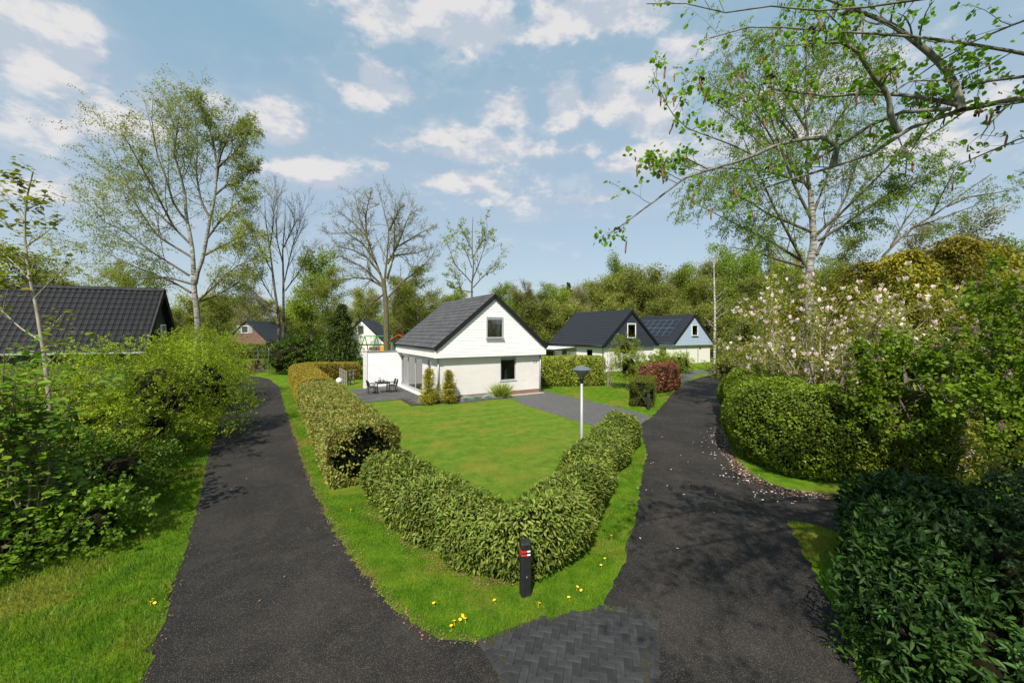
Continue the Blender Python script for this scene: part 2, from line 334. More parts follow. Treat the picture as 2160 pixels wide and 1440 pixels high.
LF = dict(
    birch=leafmat('birch_leaf', [(.15, .20, .018), (.19, .235, .024), (.24, .26, .04), (.28, .28, .07)], .45, .45, .4, .35),
    rbirch=leafmat('fresh_birch_leaf', [(.14, .23, .016), (.18, .27, .022), (.23, .30, .045)], .5, .4, .4, .35),
    alder=leafmat('alder_leaf', [(.12, .24, .012), (.16, .29, .018), (.22, .34, .03)], .5, .38, .2, 1),
    sycamore=leafmat('sycamore_leaf', [(.13, .16, .012), (.18, .20, .018), (.20, .19, .03)], .4, .4, .3, 1),
    sycgreen=leafmat('sycamore_low_leaf', [(.075, .145, .010), (.11, .195, .014), (.155, .235, .02)], .35, .4, .4, 1),
    hawthorn=leafmat('hawthorn_leaf', [(.135, .20, .008), (.18, .25, .012), (.225, .285, .018), (.27, .30, .03)], .4, .45, .7, .7),
    darkshrub=leafmat('shrub_leaf', [(.058, .112, .008), (.082, .15, .011), (.12, .19, .015)], .35, .42, .5, .9),
    hedge=leafmat('clipped_hedge_leaf', [(.14, .195, .025), (.19, .24, .038), (.25, .28, .058), (.30, .30, .078), (.37, .30, .085)], .25, .38, .3, 1.2, warm=(.34, .18, .05), warmamt=.28),
    gold=leafmat('golden_hedge_leaf', [(.25, .20, .025), (.32, .235, .03), (.37, .24, .03), (.20, .19, .025)], .3, .5, .4, 1.5),
    low=leafmat('glossy_low_hedge_leaf', [(.080, .125, .012), (.112, .165, .018), (.15, .20, .03), (.21, .235, .05)], .22, .38, .5, 1.3, .4, warm=(.20, .18, .05), warmamt=.25),
    privet=leafmat('privet_leaf', [(.095, .150, .009), (.13, .195, .013), (.18, .235, .02)], .3, .4, .5, 1.1),
    laurel=leafmat('laurel_leaf', [(.018, .048, .007), (.026, .064, .009), (.042, .088, .013)], .15, .36, .4, 1.5, .35),
    holly=leafmat('holly_leaf', [(.012, .030, .006), (.018, .042, .008), (.032, .06, .012)], .1, .38, .5, 1.2, .35),
    rhodo=leafmat('rhododendron_leaf', [(.045, .115, .02), (.06, .14, .024), (.085, .17, .03)], .2, .35, .3, 1),
    lilac=leafmat('lilac_leaf', [(.090, .155, .009), (.125, .195, .012), (.165, .235, .02)], .4, .38, .5, 1),
    magnolia=leafmat('magnolia_leaf', [(.24, .27, .035), (.30, .31, .05), (.34, .33, .08)], .4, .5, .3, 1),
    ochre=leafmat('ochre_conifer_leaf', [(.175, .165, .013), (.205, .17, .015), (.15, .16, .012), (.235, .175, .02)], .3, .5, .9, .35),
    olive=leafmat('olive_wood_leaf', [(.165, .19, .036), (.195, .215, .045), (.235, .24, .062)], .4, .5, .6, .12),
    spring=leafmat('spring_wood_leaf', [(.15, .215, .022), (.185, .25, .03), (.225, .27, .045)], .4, .5, .6, .12),
    brown=leafmat('budding_wood_leaf', [(.22, .185, .095), (.25, .215, .115), (.20, .185, .08)], .35, .6, .5, .12),
    conifer=leafmat('spruce_needle', [(.04, .068, .010), (.055, .088, .013), (.08, .11, .018)], .15, .5, .6, .5),
    ygconifer=leafmat('golden_conifer_leaf', [(.24, .25, .025), (.31, .30, .035), (.37, .33, .05)], .25, .5, .4, 2, warm=(.30, .18, .03), warmamt=.5),
    beech=leafmat('copper_beech_leaf', [(.22, .085, .04), (.28, .12, .06), (.18, .065, .035), (.34, .17, .10)], .25, .45, .4, 2),
    yew=leafmat('yew_leaf', [(.07, .105, .014), (.09, .125, .016), (.13, .14, .02)], .2, .5, .4, 2), yewtop=leafmat('yew_top_leaf', [(.20, .15, .015), (.24, .16, .02), (.16, .14, .015)], .2, .5, .4, 2),
    cherry=leafmat('cherry_laurel_leaf', [(.17, .22, .02), (.23, .27, .03), (.32, .31, .05), (.12, .17, .018)], .25, .35, .4, 2),
    fescue=leafmat('fescue_blade', [(.26, .35, .32), (.33, .42, .39)], .2, .6, .2), reed=leafmat('reed_blade', [(.20, .28, .025), (.26, .33, .035), (.36, .36, .09)], .35, .5, .2),
)

# ------------------------------------------------------------------ foliage toolbox
def unit(v): return v/np.maximum(np.linalg.norm(v, axis=-1, keepdims=True), 1e-9)
def tmpl_kite(w=.45, fold=.10): return np.array([(0,0,0),(w/2,.45,fold),(0,1,0),(-w/2,.45,fold)], float), np.array([(0,1,2,3)])
def tmpl_leaf(w=.35, fold=.08, droop=.10):
    return np.array([(0,0,0),(w*.5,.33,fold),(w*.42,.68,fold-droop*.3),(0,1,-droop),(-w*.42,.68,fold-droop*.3),(-w*.5,.33,fold)], float), np.array([(0,1,2,3),(0,3,4,5)])
def tmpl_blade(w=.08): return np.array([(-w/2,0,0),(w/2,0,0),(0,1,0)], float), np.array([(0,1,2)])
def fan(outline, lift=.06):
    pts = [(0, 0, 0)] + [(x, y, lift*(abs(x)*1.6)) for x, y in outline]; n = len(outline)
    return np.array(pts, float), np.array([(0, i, i+1, i+1) for i in range(1, n)])
def frames(d, nrm):
    """rotation matrices with y along d and z near nrm"""
    y = unit(d); x = unit(np.cross(y, nrm)); z = np.cross(x, y); return np.stack([x, y, z], axis=1)   # rows are axes
def leaves_mesh(name, pos, d, nrm, size, tm, mat):
    T, Fc = tm; Rm = frames(d, nrm); n = len(pos); k = len(T)
    V = pos[:, None, :] + np.einsum('kj,njc->nkc', T, Rm)*np.asarray(size).reshape(-1, 1, 1)
    Q = (Fc[None]+(np.arange(n)*k)[:, None, None]).reshape(-1, Fc.shape[1])
    return np_mesh(name, V.reshape(-1, 3), Q, mat)
def fan_mesh(name, outline, mat, lift=.06):
    pts = [(0, 0.0, 0)] + [(x, y, lift*abs(x)*2-.12*y*y) for x, y in outline]; n = len(outline)
    me = bpy.data.meshes.new(name); me.from_pydata(pts, [], [(0, i, i+1) for i in range(1, n)]); me.update(); me.materials.append(mat); return me
half = [(.10,.05),(.30,.0),(.26,.16),(.50,.20),(.36,.36),(.42,.58),(.24,.55),(.14,.74),(.0,1.0)]
MAPLE = [(-.0, -.05)] + half + [(-x, y) for x, y in half[-2::-1]] + [(0, -.05)]
half = [(.10,.04),(.27,.16),(.36,.36),(.37,.56),(.29,.76),(.15,.90),(.0,.93)]
ROUND = [(0, 0)] + half + [(-x, y) for x, y in half[-2::-1]] + [(0, 0)]
def leaf_parts(parent, name, meshes, pos, d, nrm, size, rng, base):
    """single leaves, each an object of its own that shares its mesh"""
    Rm = frames(d, nrm)
    for i in range(len(pos)):
        o = bpy.data.objects.new(name, meshes[rng.integers(len(meshes))]); C.objects.link(o); o.parent = parent
        M = np.eye(4); M[:3, :3] = (Rm[i].T)*size[i]; M[:3, 3] = pos[i]-base; o.matrix_basis = Matrix(M.tolist())
def rdir(rng, n): return unit(rng.normal(size=(n, 3)))
# branches -------------------------------------------------------------
def resample(P, S):
    P = np.asarray(P, float); L = np.r_[0, np.cumsum(np.linalg.norm(np.diff(P, axis=0), axis=1))]; u = np.linspace(0, L[-1], S)
    return np.stack([np.interp(u, L, P[:, k]) for k in range(3)], 1)
def children(rng, P, Rd, n, t0, t1, ang, lenf, S, wander, trop, rr, taper=.35, lmin=.0, keep=.6, rmin=.003):
    B, S0, _ = P.shape; plen = np.linalg.norm(np.diff(P, axis=1), axis=2).sum(1)
    idx = np.repeat(np.arange(B), n); m = len(idx); t = t0+(t1-t0)*(np.tile(np.arange(n), B)+rng.random(m))/n
    f = t*(S0-1); i0 = np.clip(f.astype(int), 0, S0-2); fr = (f-i0)[:, None]
    p = P[idx, i0]*(1-fr)+P[idx, i0+1]*fr; tan = unit(P[idx, i0+1]-P[idx, i0]); r = Rd[idx, i0]*(1-fr[:, 0])+Rd[idx, i0+1]*fr[:, 0]
    per = unit(np.cross(tan, rdir(rng, m))); a = np.radians(rng.uniform(ang[0], ang[1], m))[:, None]
    d = unit(np.cos(a)*tan+np.sin(a)*per); L = np.maximum(lenf*plen[idx]*(1-keep*t)*rng.uniform(.65, 1.35, m), lmin)
    out = np.empty((m, S, 3)); out[:, 0] = p; tr = np.asarray(trop, float)
    for s in range(1, S):
        d = unit(d+rng.normal(size=(m, 3))*wander+tr); out[:, s] = out[:, s-1]+d*(L/(S-1))[:, None]
    r0 = np.maximum(r*rr, rmin); return out, r0[:, None]*np.linspace(1, taper, S)[None]
def tubes(name, sets, mat, parent, base, kmax=8):
    Vs, Qs, off = [], [], 0
    for P, Rd, k in sets:
        B, S, _ = P.shape; T = np.empty_like(P); T[:, 1:-1] = P[:, 2:]-P[:, :-2]; T[:, 0] = P[:, 1]-P[:, 0]; T[:, -1] = P[:, -1]-P[:, -2]; T = unit(T)
        ref = np.where(np.abs(T[..., 2:3]) > .9, np.array([1., .1, 0]), np.array([.1, .1, 1.])); x = unit(np.cross(T, ref)); y = np.cross(T, x)
        an = np.arange(k)*2*math.pi/k
        V = P[:, :, None]+Rd[:, :, None, None]*(x[:, :, None]*np.cos(an)[None, None, :, None]+y[:, :, None]*np.sin(an)[None, None, :, None])
        b = (np.arange(B)*S*k)[:, None, None]+(np.arange(S-1)*k)[None, :, None]; j = np.arange(k)[None, None]; j2 = (j+1) % k
        Qs.append((np.stack([b+j, b+j2, b+k+j2, b+k+j], -1)+off).reshape(-1, 4)); Vs.append(V.reshape(-1, 3)); off += B*S*k
    return link(name, np_mesh(name, np.concatenate(Vs)-base, np.concatenate(Qs), mat, True), parent)
def twig_leaves(rng, P, n, t0=.15, spread=.06, out=.7, up=.6, droop=0.0):
    B, S, _ = P.shape; idx = np.repeat(np.arange(B), n); m = len(idx); f = rng.uniform(t0, 1, m)*(S-1); i0 = np.clip(f.astype(int), 0, S-2); fr = (f-i0)[:, None]
    p = P[idx, i0]*(1-fr)+P[idx, i0+1]*fr; tan = unit(P[idx, i0+1]-P[idx, i0])
    d = unit(tan*.6+rdir(rng, m)*out+np.array([0, 0, -droop])); nr = unit(rdir(rng, m)*.7+np.array([0, 0, up])); return p+rng.normal(size=(m, 3))*spread, d, nr
def limbs_px(rng, lims, D, S, swing=.35):
    """limb outlines read off the photo at the tree's own distance; each limb also swings towards or away from the viewer"""
    out = []
    for L in lims:
        P = np.array([PD(x, y, D) for x, y in L]); n = len(P); L_ = np.linalg.norm(P[-1]-P[0]); k = rng.uniform(-swing, swing)*L_
        P = np.array([PD(x, y, D+k*(i/(n-1))**1.2) for i, (x, y) in enumerate(L)]); out.append(resample(P, S))
    return np.array(out)
def tree(name, label, cat, base, trunk, tr_r, limbs, limb_r, lv, leaf, bark, twigbark, seed, group=None, parts=('trunk', 'branches', 'crown')):
    """trunk (list of polylines), limbs (n,S,3); lv = list of dicts for children(); leaf = dict(n, size, tm, mat, ...)"""
    rng = np.random.default_rng(seed); base = np.asarray(base, float); th = thing(name, label, cat, base, 0, group)
    T = np.array([resample(p, 14) for p in trunk]); TR = np.array([np.linspace(a, b, 14) for a, b in tr_r])
    for q in TR: q[:1] *= 1.25
    tubes(parts[0], [(T, TR, 10)], bark, th, base)
    if limbs is None: P, Rd = children(rng, T, TR, **lv[0]); lv = lv[1:]
    else: P = limbs; Rd = np.array([np.linspace(a, b, P.shape[1]) for a, b in limb_r])
    sets = [(P, Rd, 7)]; tips = None
    for i, l in enumerate(lv):
        l = dict(l); both = l.pop('trunk', 0)
        Q, Rq = children(rng, P, Rd, **l); sets.append((Q, Rq, 5 if i == 0 else 3)); P, Rd = Q, Rq
    if leaf and leaf.get('fine'):
        big = sets[:-1]; tubes(parts[1], big, MT['bark'] if bark is MT['birch'] else bark, th, base); tw = tubes('twigs', sets[-1:], twigbark, th, base); tw['kind'] = 'stuff'
    else: tubes(parts[1], sets, bark, th, base)
    if leaf:
        p, d, nr = twig_leaves(rng, P, leaf['n'], leaf.get('t0', .15), leaf.get('spread', .06), leaf.get('out', .7), leaf.get('up', .5), leaf.get('droop', 0))
        if leaf.get('wind') is not None: d = unit(d+np.array(leaf['wind']))
        o = link(parts[2], leaves_mesh(parts[2], p-base, d, nr, leaf['size']*rng.uniform(.65, 1.3, len(p)), leaf['tm'], leaf['mat']), th)
    return th
def lump(p, s, seed):
    """cheap smooth noise for uneven outlines"""
    r = np.random.default_rng(seed); v = 0
    for k in range(5): w = r.normal(size=3)*s*(1+.6*k); v = v+np.sin(p@w+r.uniform(0, 6.3))/(1+.5*k)
    return v/2.2
def hedge(name, label, pts, hw, h, n, size, tm, mat, seed, p=4.0, bump=.06, droop=.2, group=None, flare=1.0, zlo=.04, loose=.06, stems=True, part='leaves', hollow=0.0):
    """clipped hedge along a ground path: solid core painted dark as inner shade, leaves over sides, top and ends; hw and h may be (start, end)"""
    rng = np.random.default_rng(seed); P = np.array([(x, y, 0.0) for x, y in pts]); m = len(pts)
    L = np.r_[0, np.cumsum(np.linalg.norm(np.diff(P, axis=0), axis=1))]; tot = L[-1]
    hw = np.array(hw if np.ndim(hw) else [hw]*m, float); hh = np.array(h if np.ndim(h) else [h]*m, float)
    if len(hw) != m: hw = np.linspace(hw[0], hw[-1], m)
    if len(hh) != m: hh = np.linspace(hh[0], hh[-1], m)
    base = np.array([P[m//2][0], P[m//2][1], 0.0]); th = thing(name, label, 'hedge', base, 0, group)
    th_ = np.linspace(0, 2*math.pi, 400, endpoint=False); ca, sa = np.cos(th_), np.sin(th_)
    sx = np.sign(ca)*np.abs(ca)**(2/p); sz = np.sign(sa)*np.abs(sa)**(2/p)
    def at(s):
        c = np.stack([np.interp(s, L, P[:, k]) for k in range(3)], 1); e = .3
        a = np.stack([np.interp(np.minimum(s+e, tot), L, P[:, k])-np.interp(np.maximum(s-e, 0), L, P[:, k]) for k in range(3)], 1); a = unit(a)
        return c, np.stack([a[:, 1], -a[:, 0], 0*a[:, 0]], 1), a, np.interp(s, L, hw), np.interp(s, L, hh)
    w0, h0 = hw.mean(), hh.mean(); arc = np.hypot(np.diff(np.r_[sx, sx[:1]])*w0, np.diff(np.r_[sz, sz[:1]])*h0/2); arc[sz < -.93] = 0; arc = arc/arc.sum()
    per = 2*h0+2*w0; ne = int(n*2*w0*2*h0/(per*tot+4*w0*h0)); ns = n-ne
    s = rng.uniform(0, tot, ns*2); q = rng.choice(400, ns*2, p=arc); c, lat, ax, w, hg = at(s); c9, lat9 = at(np.minimum(s+.08, tot))[:2]
    fq = rng.random(ns*2); qx = sx[q]*(1-fq)+sx[(q+1) % 400]*fq; qz = sz[q]*(1-fq)+sz[(q+1) % 400]*fq
    stc = np.linalg.norm((c9+lat9*(qx*w)[:, None])-(c+lat*(qx*w)[:, None]), axis=1)+.004; keep_ = rng.choice(ns*2, ns, False, p=stc/stc.sum())
    s, c, lat, ax, w, hg, qx, qz = s[keep_], c[keep_], lat[keep_], ax[keep_], w[keep_], hg[keep_], qx[keep_], qz[keep_]
    X = qx*w; Z = hg/2+qz*hg/2; nl = np.sign(qx)*np.abs(qx)**(p-1)/w; nz = np.sign(qz)*np.abs(qz)**(p-1)/(hg/2)
    nrm = unit(lat*nl[:, None]+np.array([0, 0, 1.])*nz[:, None])
    pos = c+lat*X[:, None]+np.array([0, 0, 1.])*Z[:, None]
    # ends
    e = rng.integers(0, 2, ne); c2, lat2, ax2, w2, h2 = at(np.where(e == 1, tot, 0.0)); q2 = rng.integers(0, 400, ne); rr = np.sqrt(rng.random(ne))
    sg = np.where(e == 1, 1.0, -1.0)[:, None]
    if hollow: rr = np.where((e == 0) & (rng.random(ne) < .86), .70+.34*rng.random(ne)**.7, rr)
    pe = c2+lat2*(sx[q2]*w2*rr)[:, None]+np.array([0, 0, 1.])*(h2/2+sz[q2]*h2/2*rr)[:, None]+ax2*sg*(.12*(1-rr**3))[:, None]
    pos = np.r_[pos, pe]; nrm = np.r_[nrm, unit(ax2*sg+lat2*(sx[q2]*rr**3)[:, None])]
    pos[:, 2] = np.maximum(pos[:, 2], zlo); tot_n = len(pos)
    pos = pos+nrm*(lump(pos, 1.6, seed)*bump-np.abs(rng.normal(size=tot_n))*loose+loose*.5)[:, None]
    d = unit(nrm*.55+rdir(rng, tot_n)*.8+np.array([0, 0, -droop])); nr = unit(nrm+rdir(rng, tot_n)*.55)
    pos[:, 2] = np.maximum(pos[:, 2], zlo)
    link(part, leaves_mesh(part, pos-base, d, nr, size*rng.uniform(.45, 1.45, tot_n), tm, mat), th, 'stuff')
    # solid core, near-black to paint the shade behind the leaves
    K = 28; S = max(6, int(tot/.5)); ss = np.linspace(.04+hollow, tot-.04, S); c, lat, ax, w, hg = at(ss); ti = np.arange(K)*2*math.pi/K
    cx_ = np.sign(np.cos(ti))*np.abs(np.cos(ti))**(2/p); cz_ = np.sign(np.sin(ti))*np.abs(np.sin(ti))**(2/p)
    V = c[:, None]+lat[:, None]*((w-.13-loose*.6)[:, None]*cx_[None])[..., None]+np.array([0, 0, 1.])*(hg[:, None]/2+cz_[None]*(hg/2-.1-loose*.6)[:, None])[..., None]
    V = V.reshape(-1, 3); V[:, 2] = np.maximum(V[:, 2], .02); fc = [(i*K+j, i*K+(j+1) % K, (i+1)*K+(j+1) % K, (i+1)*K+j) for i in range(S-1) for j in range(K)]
    mb = MB(); mb.add(V-base, fc); mb.f.append(tuple(range(K-1, -1, -1))); mb.f.append(tuple((S-1)*K+j for j in range(K))); mb.obj('shade_core', MT['core'], th)
    return th
def blob_points(rng, n, cen, rad, ncl, fill=.45, flat=.75, noise=.18, seed=0, csize=.22, shoot=.35):
    """leaf positions gathered in clumps over and inside an uneven ellipsoid"""
    cen = np.asarray(cen, float); rad = np.asarray(rad, float)
    dirs = rdir(rng, ncl*2); dirs = dirs[dirs[:, 2] > -.75][:ncl]; r = fill+(1-fill)*rng.random(len(dirs))**.45
    r = r*(1+noise*lump(dirs*2.2, 1.0, seed)); cc = cen+dirs*rad*r[:, None]
    ns = max(1, n//12); k = rng.integers(0, len(cc), ns); off = rng.normal(size=(ns, 3))*np.array([1, 1, flat])*csize*np.mean(rad)*.8
    st = cc[k]+off; sdir = unit(dirs[k]*.7+rdir(rng, ns)*.75+np.array([0, 0, .35])); L = shoot*rng.uniform(.5, 1.3, ns)
    i = np.repeat(np.arange(ns), 12); t = rng.random(len(i)); p = st[i]+sdir[i]*(L[i]*t)[:, None]+rng.normal(size=(len(i), 3))*shoot*.07
    p[:, 2] -= (L[i]*t**2*.18); out = unit(sdir[i]*.6+rdir(rng, len(i))*.7); return p, out
def shrub(name, label, cat, base, blobs, n, size, tm, mat, seed, stems=10, bark=None, core=.6, droop=.1, group=None, up=.6, csize=.2, ncl=60, flat=.75, fill=.5, stem_r=.02, zlo=.03, part='leaves'):
    """blobs: (dx, dy, z, rx, ry, rz) about the base"""
    rng = np.random.default_rng(seed); base = np.array((base[0], base[1], 0.0)); th = thing(name, label, cat, base, 0, group)
    vol = np.array([b[3]*b[4]+b[3]*b[5]+b[4]*b[5] for b in blobs]); PP, OO = [], []
    for i, b in enumerate(blobs):
        p, o = blob_points(rng, int(n*vol[i]/vol.sum()), b[:3], b[3:], ncl, fill=fill, seed=seed+i, csize=csize, flat=flat, shoot=max(.16, size*3.6)); PP.append(p); OO.append(o)
    p = np.concatenate(PP); o = np.concatenate(OO); k = p[:, 2] > zlo; p, o = p[k], o[k]; m = len(p)
    d = unit(o*.5+rdir(rng, m)*.8+np.array([0, 0, -droop])); nr = unit(o*.7+rdir(rng, m)*.6+np.array([0, 0, up]))
    link(part, leaves_mesh(part, p, d, nr, size*rng.uniform(.6, 1.3, m), tm, mat), th, 'stuff')
    if core:
        mb = MB()
        for i, b in enumerate(blobs):
            bm = bmesh.new(); bmesh.ops.create_icosphere(bm, subdivisions=2, radius=1); V = np.array([v.co[:] for v in bm.verts]); V = V*(1+.16*lump(V*2.2, 1.2, seed+i))[:, None]
            W = np.array(b[:3])+V*np.array(b[3:])*core; W[:, 2] = np.maximum(W[:, 2], .02); mb.add(W, [tuple(v.index for v in f.verts) for f in bm.faces]); bm.free()
        mb.obj('shade_core', MT['core'], th, smooth=True)  # solid lumps, their dark colour stands in for the shade within
    if stems:
        P0 = np.zeros((stems, 6, 3))
        for s in range(stems):
            b = blobs[s % len(blobs)]; a = rng.uniform(0, 6.28); tip = np.array(b[:3])+np.array((math.cos(a)*b[3]*.7, math.sin(a)*b[4]*.7, b[5]*rng.uniform(.1, .85))); st = np.array((b[0]*.4+rng.normal()*.12, b[1]*.4+rng.normal()*.12, 0.))
            mid = (st+tip)/2+rng.normal(size=3)*.12; P0[s] = resample([st, mid, tip], 6)
        Rr = np.repeat(np.linspace(stem_r, stem_r*.35, 6)[None], stems, 0); Q, Rq = children(rng, P0, Rr, 5, .3, 1, (20, 60), .5, 4, .15, (0, 0, .08), .5)
        tubes('stems', [(P0, Rr, 5), (Q, Rq, 3)], bark or MT['twig'], th, np.zeros(3))
    return th
def in_poly(x, y, poly):
    c = np.zeros(len(x), bool); n = len(poly); j = n-1
    for i in range(n):
        xi, yi = poly[i]; xj, yj = poly[j]
        k = ((yi > y) != (yj > y)) & (x < (xj-xi)*(y-yi)/((yj-yi)+1e-12)+xi); c ^= k; j = i
    return c
def grass(name, label, poly, dens, h, w, mat, seed, near=8.0, lean=.35, holes=(), clump=.4):
    rng = np.random.default_rng(seed); P = np.array(poly); lo, hi = P.min(0), P.max(0); n = int((hi-lo).prod()*dens)
    x = rng.uniform(lo[0], hi[0], n); y = rng.uniform(lo[1], hi[1], n); D = np.maximum(np.hypot(x, y), near); k = in_poly(x, y, poly) & (rng.random(n) < (near/D)**1.3)
    for hp in holes: k &= ~in_poly(x, y, hp)
    x, y, D = x[k], y[k], D[k]; m = len(x); p = np.stack([x, y, np.zeros(m)], 1)
    hv = h*(1+clump*lump(p*2.5, 1.0, seed))*rng.uniform(.5, 1.3, m); d = unit(np.stack([rng.normal(size=m)*lean+.25*lump(p*1.3, 1, seed+1), rng.normal(size=m)*lean+.25*lump(p*1.3, 1, seed+2), np.ones(m)], 1))
    T, Fc = tmpl_blade(1.0); y_ = d; x_ = unit(np.cross(y_, rdir(rng, m))); V = np.empty((m, 3, 3)); ww = (w*(D/near)**.8*rng.uniform(.7, 1.3, m))[:, None]/2
    V[:, 0] = p-x_*ww; V[:, 1] = p+x_*ww; V[:, 2] = p+y_*hv[:, None]; V[:, :2, 2] = -.005
    o = link(name, np_mesh(name, V.reshape(-1, 3), np.arange(m*3).reshape(-1, 3), mat)); setp(o, label, 'grass', None, 'stuff'); return o
def smooth(pts, k=6):
    P = np.array(pts, float); P = np.r_[[2*P[0]-P[1]], P, [2*P[-1]-P[-2]]]; out = []
    for i in range(1, len(P)-2):
        for t in np.arange(k)/k:
            out.append(.5*((2*P[i])+(-P[i-1]+P[i+1])*t+(2*P[i-1]-5*P[i]+4*P[i+1]-P[i+2])*t*t+(-P[i-1]+3*P[i]-3*P[i+1]+P[i+2])*t**3))
    out.append(P[-2]); return [tuple(q) for q in out]
def rough_edge(pts, amp, seed):
    r = np.random.default_rng(seed); P = np.array(pts); n = resample(np.c_[P, np.zeros(len(P))], int(len(P)*4))[:, :2]; return [tuple(q) for q in n+r.normal(size=n.shape)*amp]
def sheet(name, poly, z, mat, kind='structure'):
    me = bpy.data.meshes.new(name); me.from_pydata([(x, y, z) for x, y in poly], [], [tuple(range(len(poly)))])
    if me.polygons[0].normal.z < 0: me.flip_normals()
    me.update(); me.materials.append(mat); o = link(name, me); o['kind'] = kind; return o

# ------------------------------------------------------------------ ground, roads, paving
g = MB(); N_ = 24
g.add([(-900, -60, 0), (900, -60, 0), (900, 1500, 0), (-900, 1500, 0)], [(0, 1, 2, 3)]); g.obj('ground', MT['turf'])['kind'] = 'structure'
L_left = smooth([G(*p) for p in [(300,1440),(345,1300),(400,1130),(418,1060),(440,960),(462,890),(480,840),(490,812)]]+[(-24.6, 33.5), (-31, 38)])
L_left = [(-3.6, 3.2)]+L_left
L_right = smooth([G(*p) for p in [(1005,1352),(960,1350),(915,1342),(860,1305),(800,1250),(745,1180),(700,1110),(668,1045),(640,975),(617,905),(598,850),(590,818)]]+[(-19.6, 32.8), (-22.5, 36.3), (-28, 40)])
L_right = [(-.30, 3.2), G(1060,1440)]+L_right
road1 = rough_edge(L_left, .034, 1)+rough_edge(L_right[::-1], .034, 2)
sheet('road', road1, .004, MT['asphalt'])
R_left = smooth([G(*p) for p in [(1392,1440),(1390,1293)]])+smooth([G(*p) for p in [(1268,1278),(1290,1235),(1320,1170),(1338,1090),(1352,1020),(1362,950),(1350,915),(1346,900),(1378,876),(1405,845),(1428,820),(1455,803),(1490,793),(1520,787)]]+[(26, 45), (34, 50), (50, 58)])
R_left = [(1.2, 3.2)]+R_left
R_right = smooth([G(*p) for p in [(1815,1440),(1770,1300),(1722,1210),(1690,1150),(1658,1098)]])+smooth([G(*p) for p in [(1658,1098),(1720,1106),(1800,1128)]]+[(9.0, 7.2), (14, 6.9)])
R_right2 = smooth([(14.4, 9.8), (11, 9.9), G(1770,1042), G(1660,1030), G(1585,998), G(1545,955), G(1520,890), G(1522,850), G(1535,815), G(1545,792)]+[(27, 41.5), (36, 46), (52, 54)])
road2 = rough_edge(R_left, .034, 3)+rough_edge(([(2.6, 3.2)]+R_right+R_right2)[::-1], .034, 4)
sheet('road', road2, .0045, MT['asphalt'])
sheet('road', [G(1005,1352), (-.60, 4.9), (-.6, 3.2), (1.5, 3.2), (2.1, 4.4), (2.15, 5.8), G(1392,1290), G(1270,1284), G(1200,1297), G(1100,1320)], .002, MT['asphalt'])
# paved apron between the two roads: sand bed, border course, herringbone pavers
PAV = [G(1005,1352), G(1060,1440), (-.30, 3.2), (1.2, 3.2), G(1392,1440), G(1390,1288), G(1270,1281), G(1200,1293), G(1100,1315)]
bed = sheet('paved_apron', PAV, .006, MT['joint'])
def brick_mesh(l, w, h): return MB().box(-l/2, l/2, -w/2, w/2, 0, h).mesh('paver', MT['paver'], .006)
pv = [brick_mesh(.208, .101, .030+.002*k) for k in range(3)]; rng = random.Random(5); npv = 0
def put_paver(x, y, a):
    o = bpy.data.objects.new('paver', pv[rng.randrange(3)]); C.objects.link(o); o.parent = bed; o.location = (x, y, -.012+rng.uniform(-.002, .003)); o.rotation_euler = (rng.uniform(-.012, .012), rng.uniform(-.012, .012), a+rng.uniform(-.012, .012))
e0, e1 = Vector((*G(1005,1352), 0)), Vector((*G(1062,1440), 0)); ed = (e1-e0).normalized(); en = Vector((-ed.y, ed.x, 0))      # left border
for i in range(9): p = e0+ed*(.11+.213*i)+en*.06; put_paver(p.x, p.y, math.atan2(ed.y, ed.x))
f0, f1 = Vector((*G(1390,1288), 0)), Vector((1.2, 3.2, 0)); fd = (f1-f0).normalized(); fn = Vector((fd.y, -fd.x, 0))
for i in range(13): p = f0+fd*(.11+.213*i)+fn*.06; put_paver(p.x, p.y, math.atan2(fd.y, fd.x))
th = math.radians(-12.0); ct, st = math.cos(th), math.sin(th); U = .1055
inner = [tuple((e0+en*.13)[:2]), tuple((e1+en*.13)[:2]), (-.1, 3.2), (1.05, 3.2), tuple((f0+fd*2+fn*.13)[:2]), tuple((f0+fn*.13)[:2]), G(1270,1284), G(1200,1296), G(1100,1318), G(1020,1352)]
for i in range(-34, 34):
    for j in range(-34, 34):
        k = (i-j) % 4
        if k not in (0, 2): continue
        gx, gy, a = (i+1, j+.5, 0.0) if k == 0 else (i+.5, j, math.pi/2)
        x = .55+(gx*ct-gy*st)*U; y = 5.0+(gx*st+gy*ct)*U
        if 4.2 < y < 6.2 and in_poly(np.array([x]), np.array([y]), inner)[0]: put_paver(x, y, a+th)

# ------------------------------------------------------------------ houses
def slope_tiles(name, Lr, Ls, cw, rh, amp, mat, parent, M, step=.03, ns=6):
    """tiled roof slope as real relief: x along the ridge, y up the slope, z out; M places it in the house"""
    nx = int(round(Lr/cw))*ns+1; nr = int(round(Ls/rh)); x = np.linspace(0, Lr, nx); y = []; zs = []
    for r in range(nr): y += [r*Ls/nr, (r+.5)*Ls/nr, (r+1)*Ls/nr-.004]; zs += [step, step*.5, 0.0]
    y = np.array(y); zs = np.array(zs); w = np.abs(np.sin(np.pi*x/cw))**.8*amp
    V = np.stack([np.repeat(x[None], len(y), 0), np.repeat(y[:, None], nx, 1), zs[:, None]+w[None]], -1).reshape(-1, 3)
    i = np.arange(len(y)-1)[:, None]*nx; j = np.arange(nx-1)[None]; Q = np.stack([i+j, i+j+1, i+nx+j+1, i+nx+j], -1).reshape(-1, 4)
    Mm = np.array(M); V = V@Mm[:3, :3].T+Mm[:3, 3]; o = link(name, np_mesh(name, V, Q, mat), parent, 'stuff'); return o
